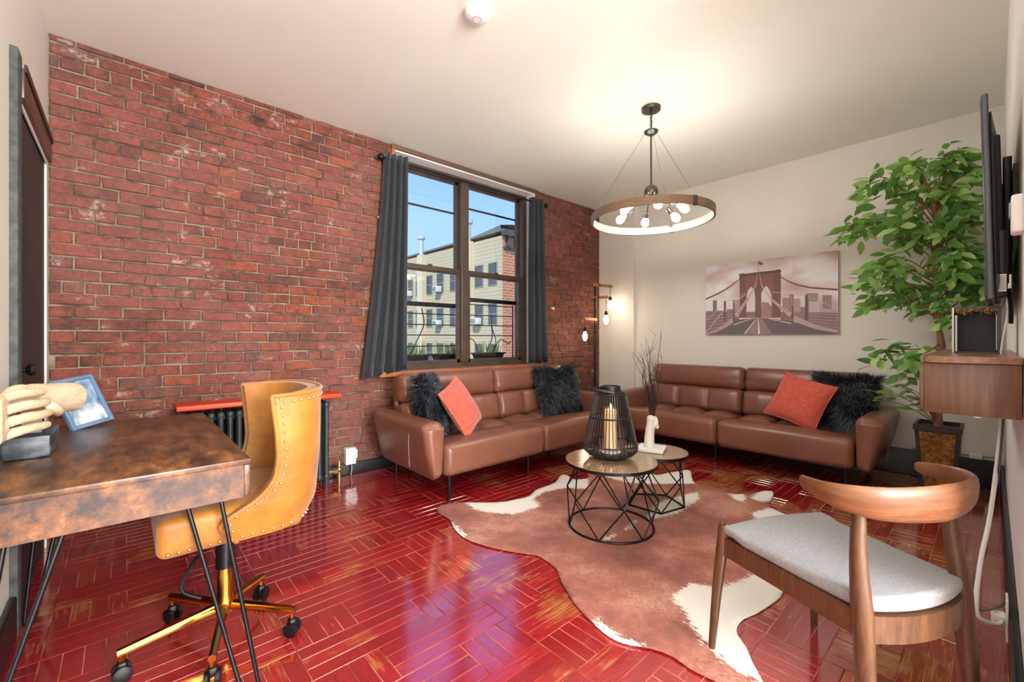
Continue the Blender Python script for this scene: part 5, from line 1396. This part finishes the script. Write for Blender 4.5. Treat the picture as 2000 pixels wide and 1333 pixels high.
M_fret = pm('gold_fretwork', C(150, 112, 50), .4, metal=.6, col2=C(60, 44, 22), nscale=160, lo=.42, hi=.5)
ft = MB().span(X0 + .004, X0 + .007, Ya + .010, Yb - .008, Zb - .017, Zb - .006)
for c in (Ya + .032, Yb - .032):
    ft.span(X0 + .004, X0 + .007, c - .019, c - .017, Zb - .032, Zb - .017).span(X0 + .004, X0 + .007, c + .017, c + .019, Zb - .032, Zb - .017).span(X0 + .004, X0 + .007, c - .010, c + .010, Zb - .025, Zb - .021).span(X0 + .004, X0 + .007, c - .003, c + .003, Zb - .03, Zb - .025).span(X0 + .004, X0 + .007, c - .017, c + .017, Zb - .020, Zb - .017)
ft.build('fretwork', M_fret, bxr, False)
tag(MB().tube(smooth_path([(2.26, -.020, 1.088), (2.25, -.022, 1.12), (2.22, -.034, 1.22), (2.20, -.040, 1.28)], 4), .0055, 8, flat=.45).build('cable', M_white), 'white flat cable rising from the console to the television', 'cable')
tag(MB().tube(smooth_path([(2.46, -.025, .90), (2.44, -.022, .80), (2.30, .004, .52), (2.20, .026, .38), (2.13, .036, .27), (2.12, .03, .21), (2.19, -.012, .175), (2.24, -.022, .172)], 5), .0065, 8).build('cable', M_white), 'white cable hanging from the console down to the wall socket', 'cable')
tag(MB().tube(smooth_path([(2.40, -.03, .90), (2.36, -.012, .62), (2.30, .018, .50), (2.24, .014, .40), (2.17, .046, .30), (2.16, .03, .22), (2.30, -.015, .19), (2.36, -.03, .195)], 5), .0035, 8).build('cable', pm('grey_cable', C(84, 86, 88), .5)), 'thin grey cable hanging beside the white one under the console', 'cable')
ws = thing('wall_socket', 'white wall socket with a plugged-in adapter near the floor', 'power outlet', (2.27, YR, .17))
MB().rbox((2.27, YR + .026, .175), (.085, .006, .14), .002, 1).build('cover_plate', M_white, ws)
MB().rbox((2.255, YR + .046, .172), (.05, .034, .032), .006, 2).build('adapter', M_white, ws)
th_ = thing('thermostat', 'white wall control box at the right edge beside the television', 'thermostat', (1.86, YR, 1.43))
MB().rbox((1.86, YR + .013, 1.487), (.07, .024, .105), .006, 2).build('housing', M_white, th_)
MB().rbox((1.86, YR + .027, 1.50), (.045, .004, .04), .001, 1).build('display', pm('grey_display', C(150, 156, 150), .2), th_)
pa = thing('power_adapter', 'small white power adapter on the black baseboard behind the plant pot', 'power adapter', (4.845, .09, .24))
MB().rbox((4.85, .085, .236), (.035, .07, .04), .006, 2).build('body', M_white, pa)
MB().tube(smooth_path([(4.858, .12, .236), (4.862, .30, .225), (4.862, .45, .23)], 3), .003, 6).tube(smooth_path([(4.858, .05, .236), (4.862, .0, .24), (4.862, -.03, .242)], 3), .003, 6).build('cord', M_black_metal, pa)
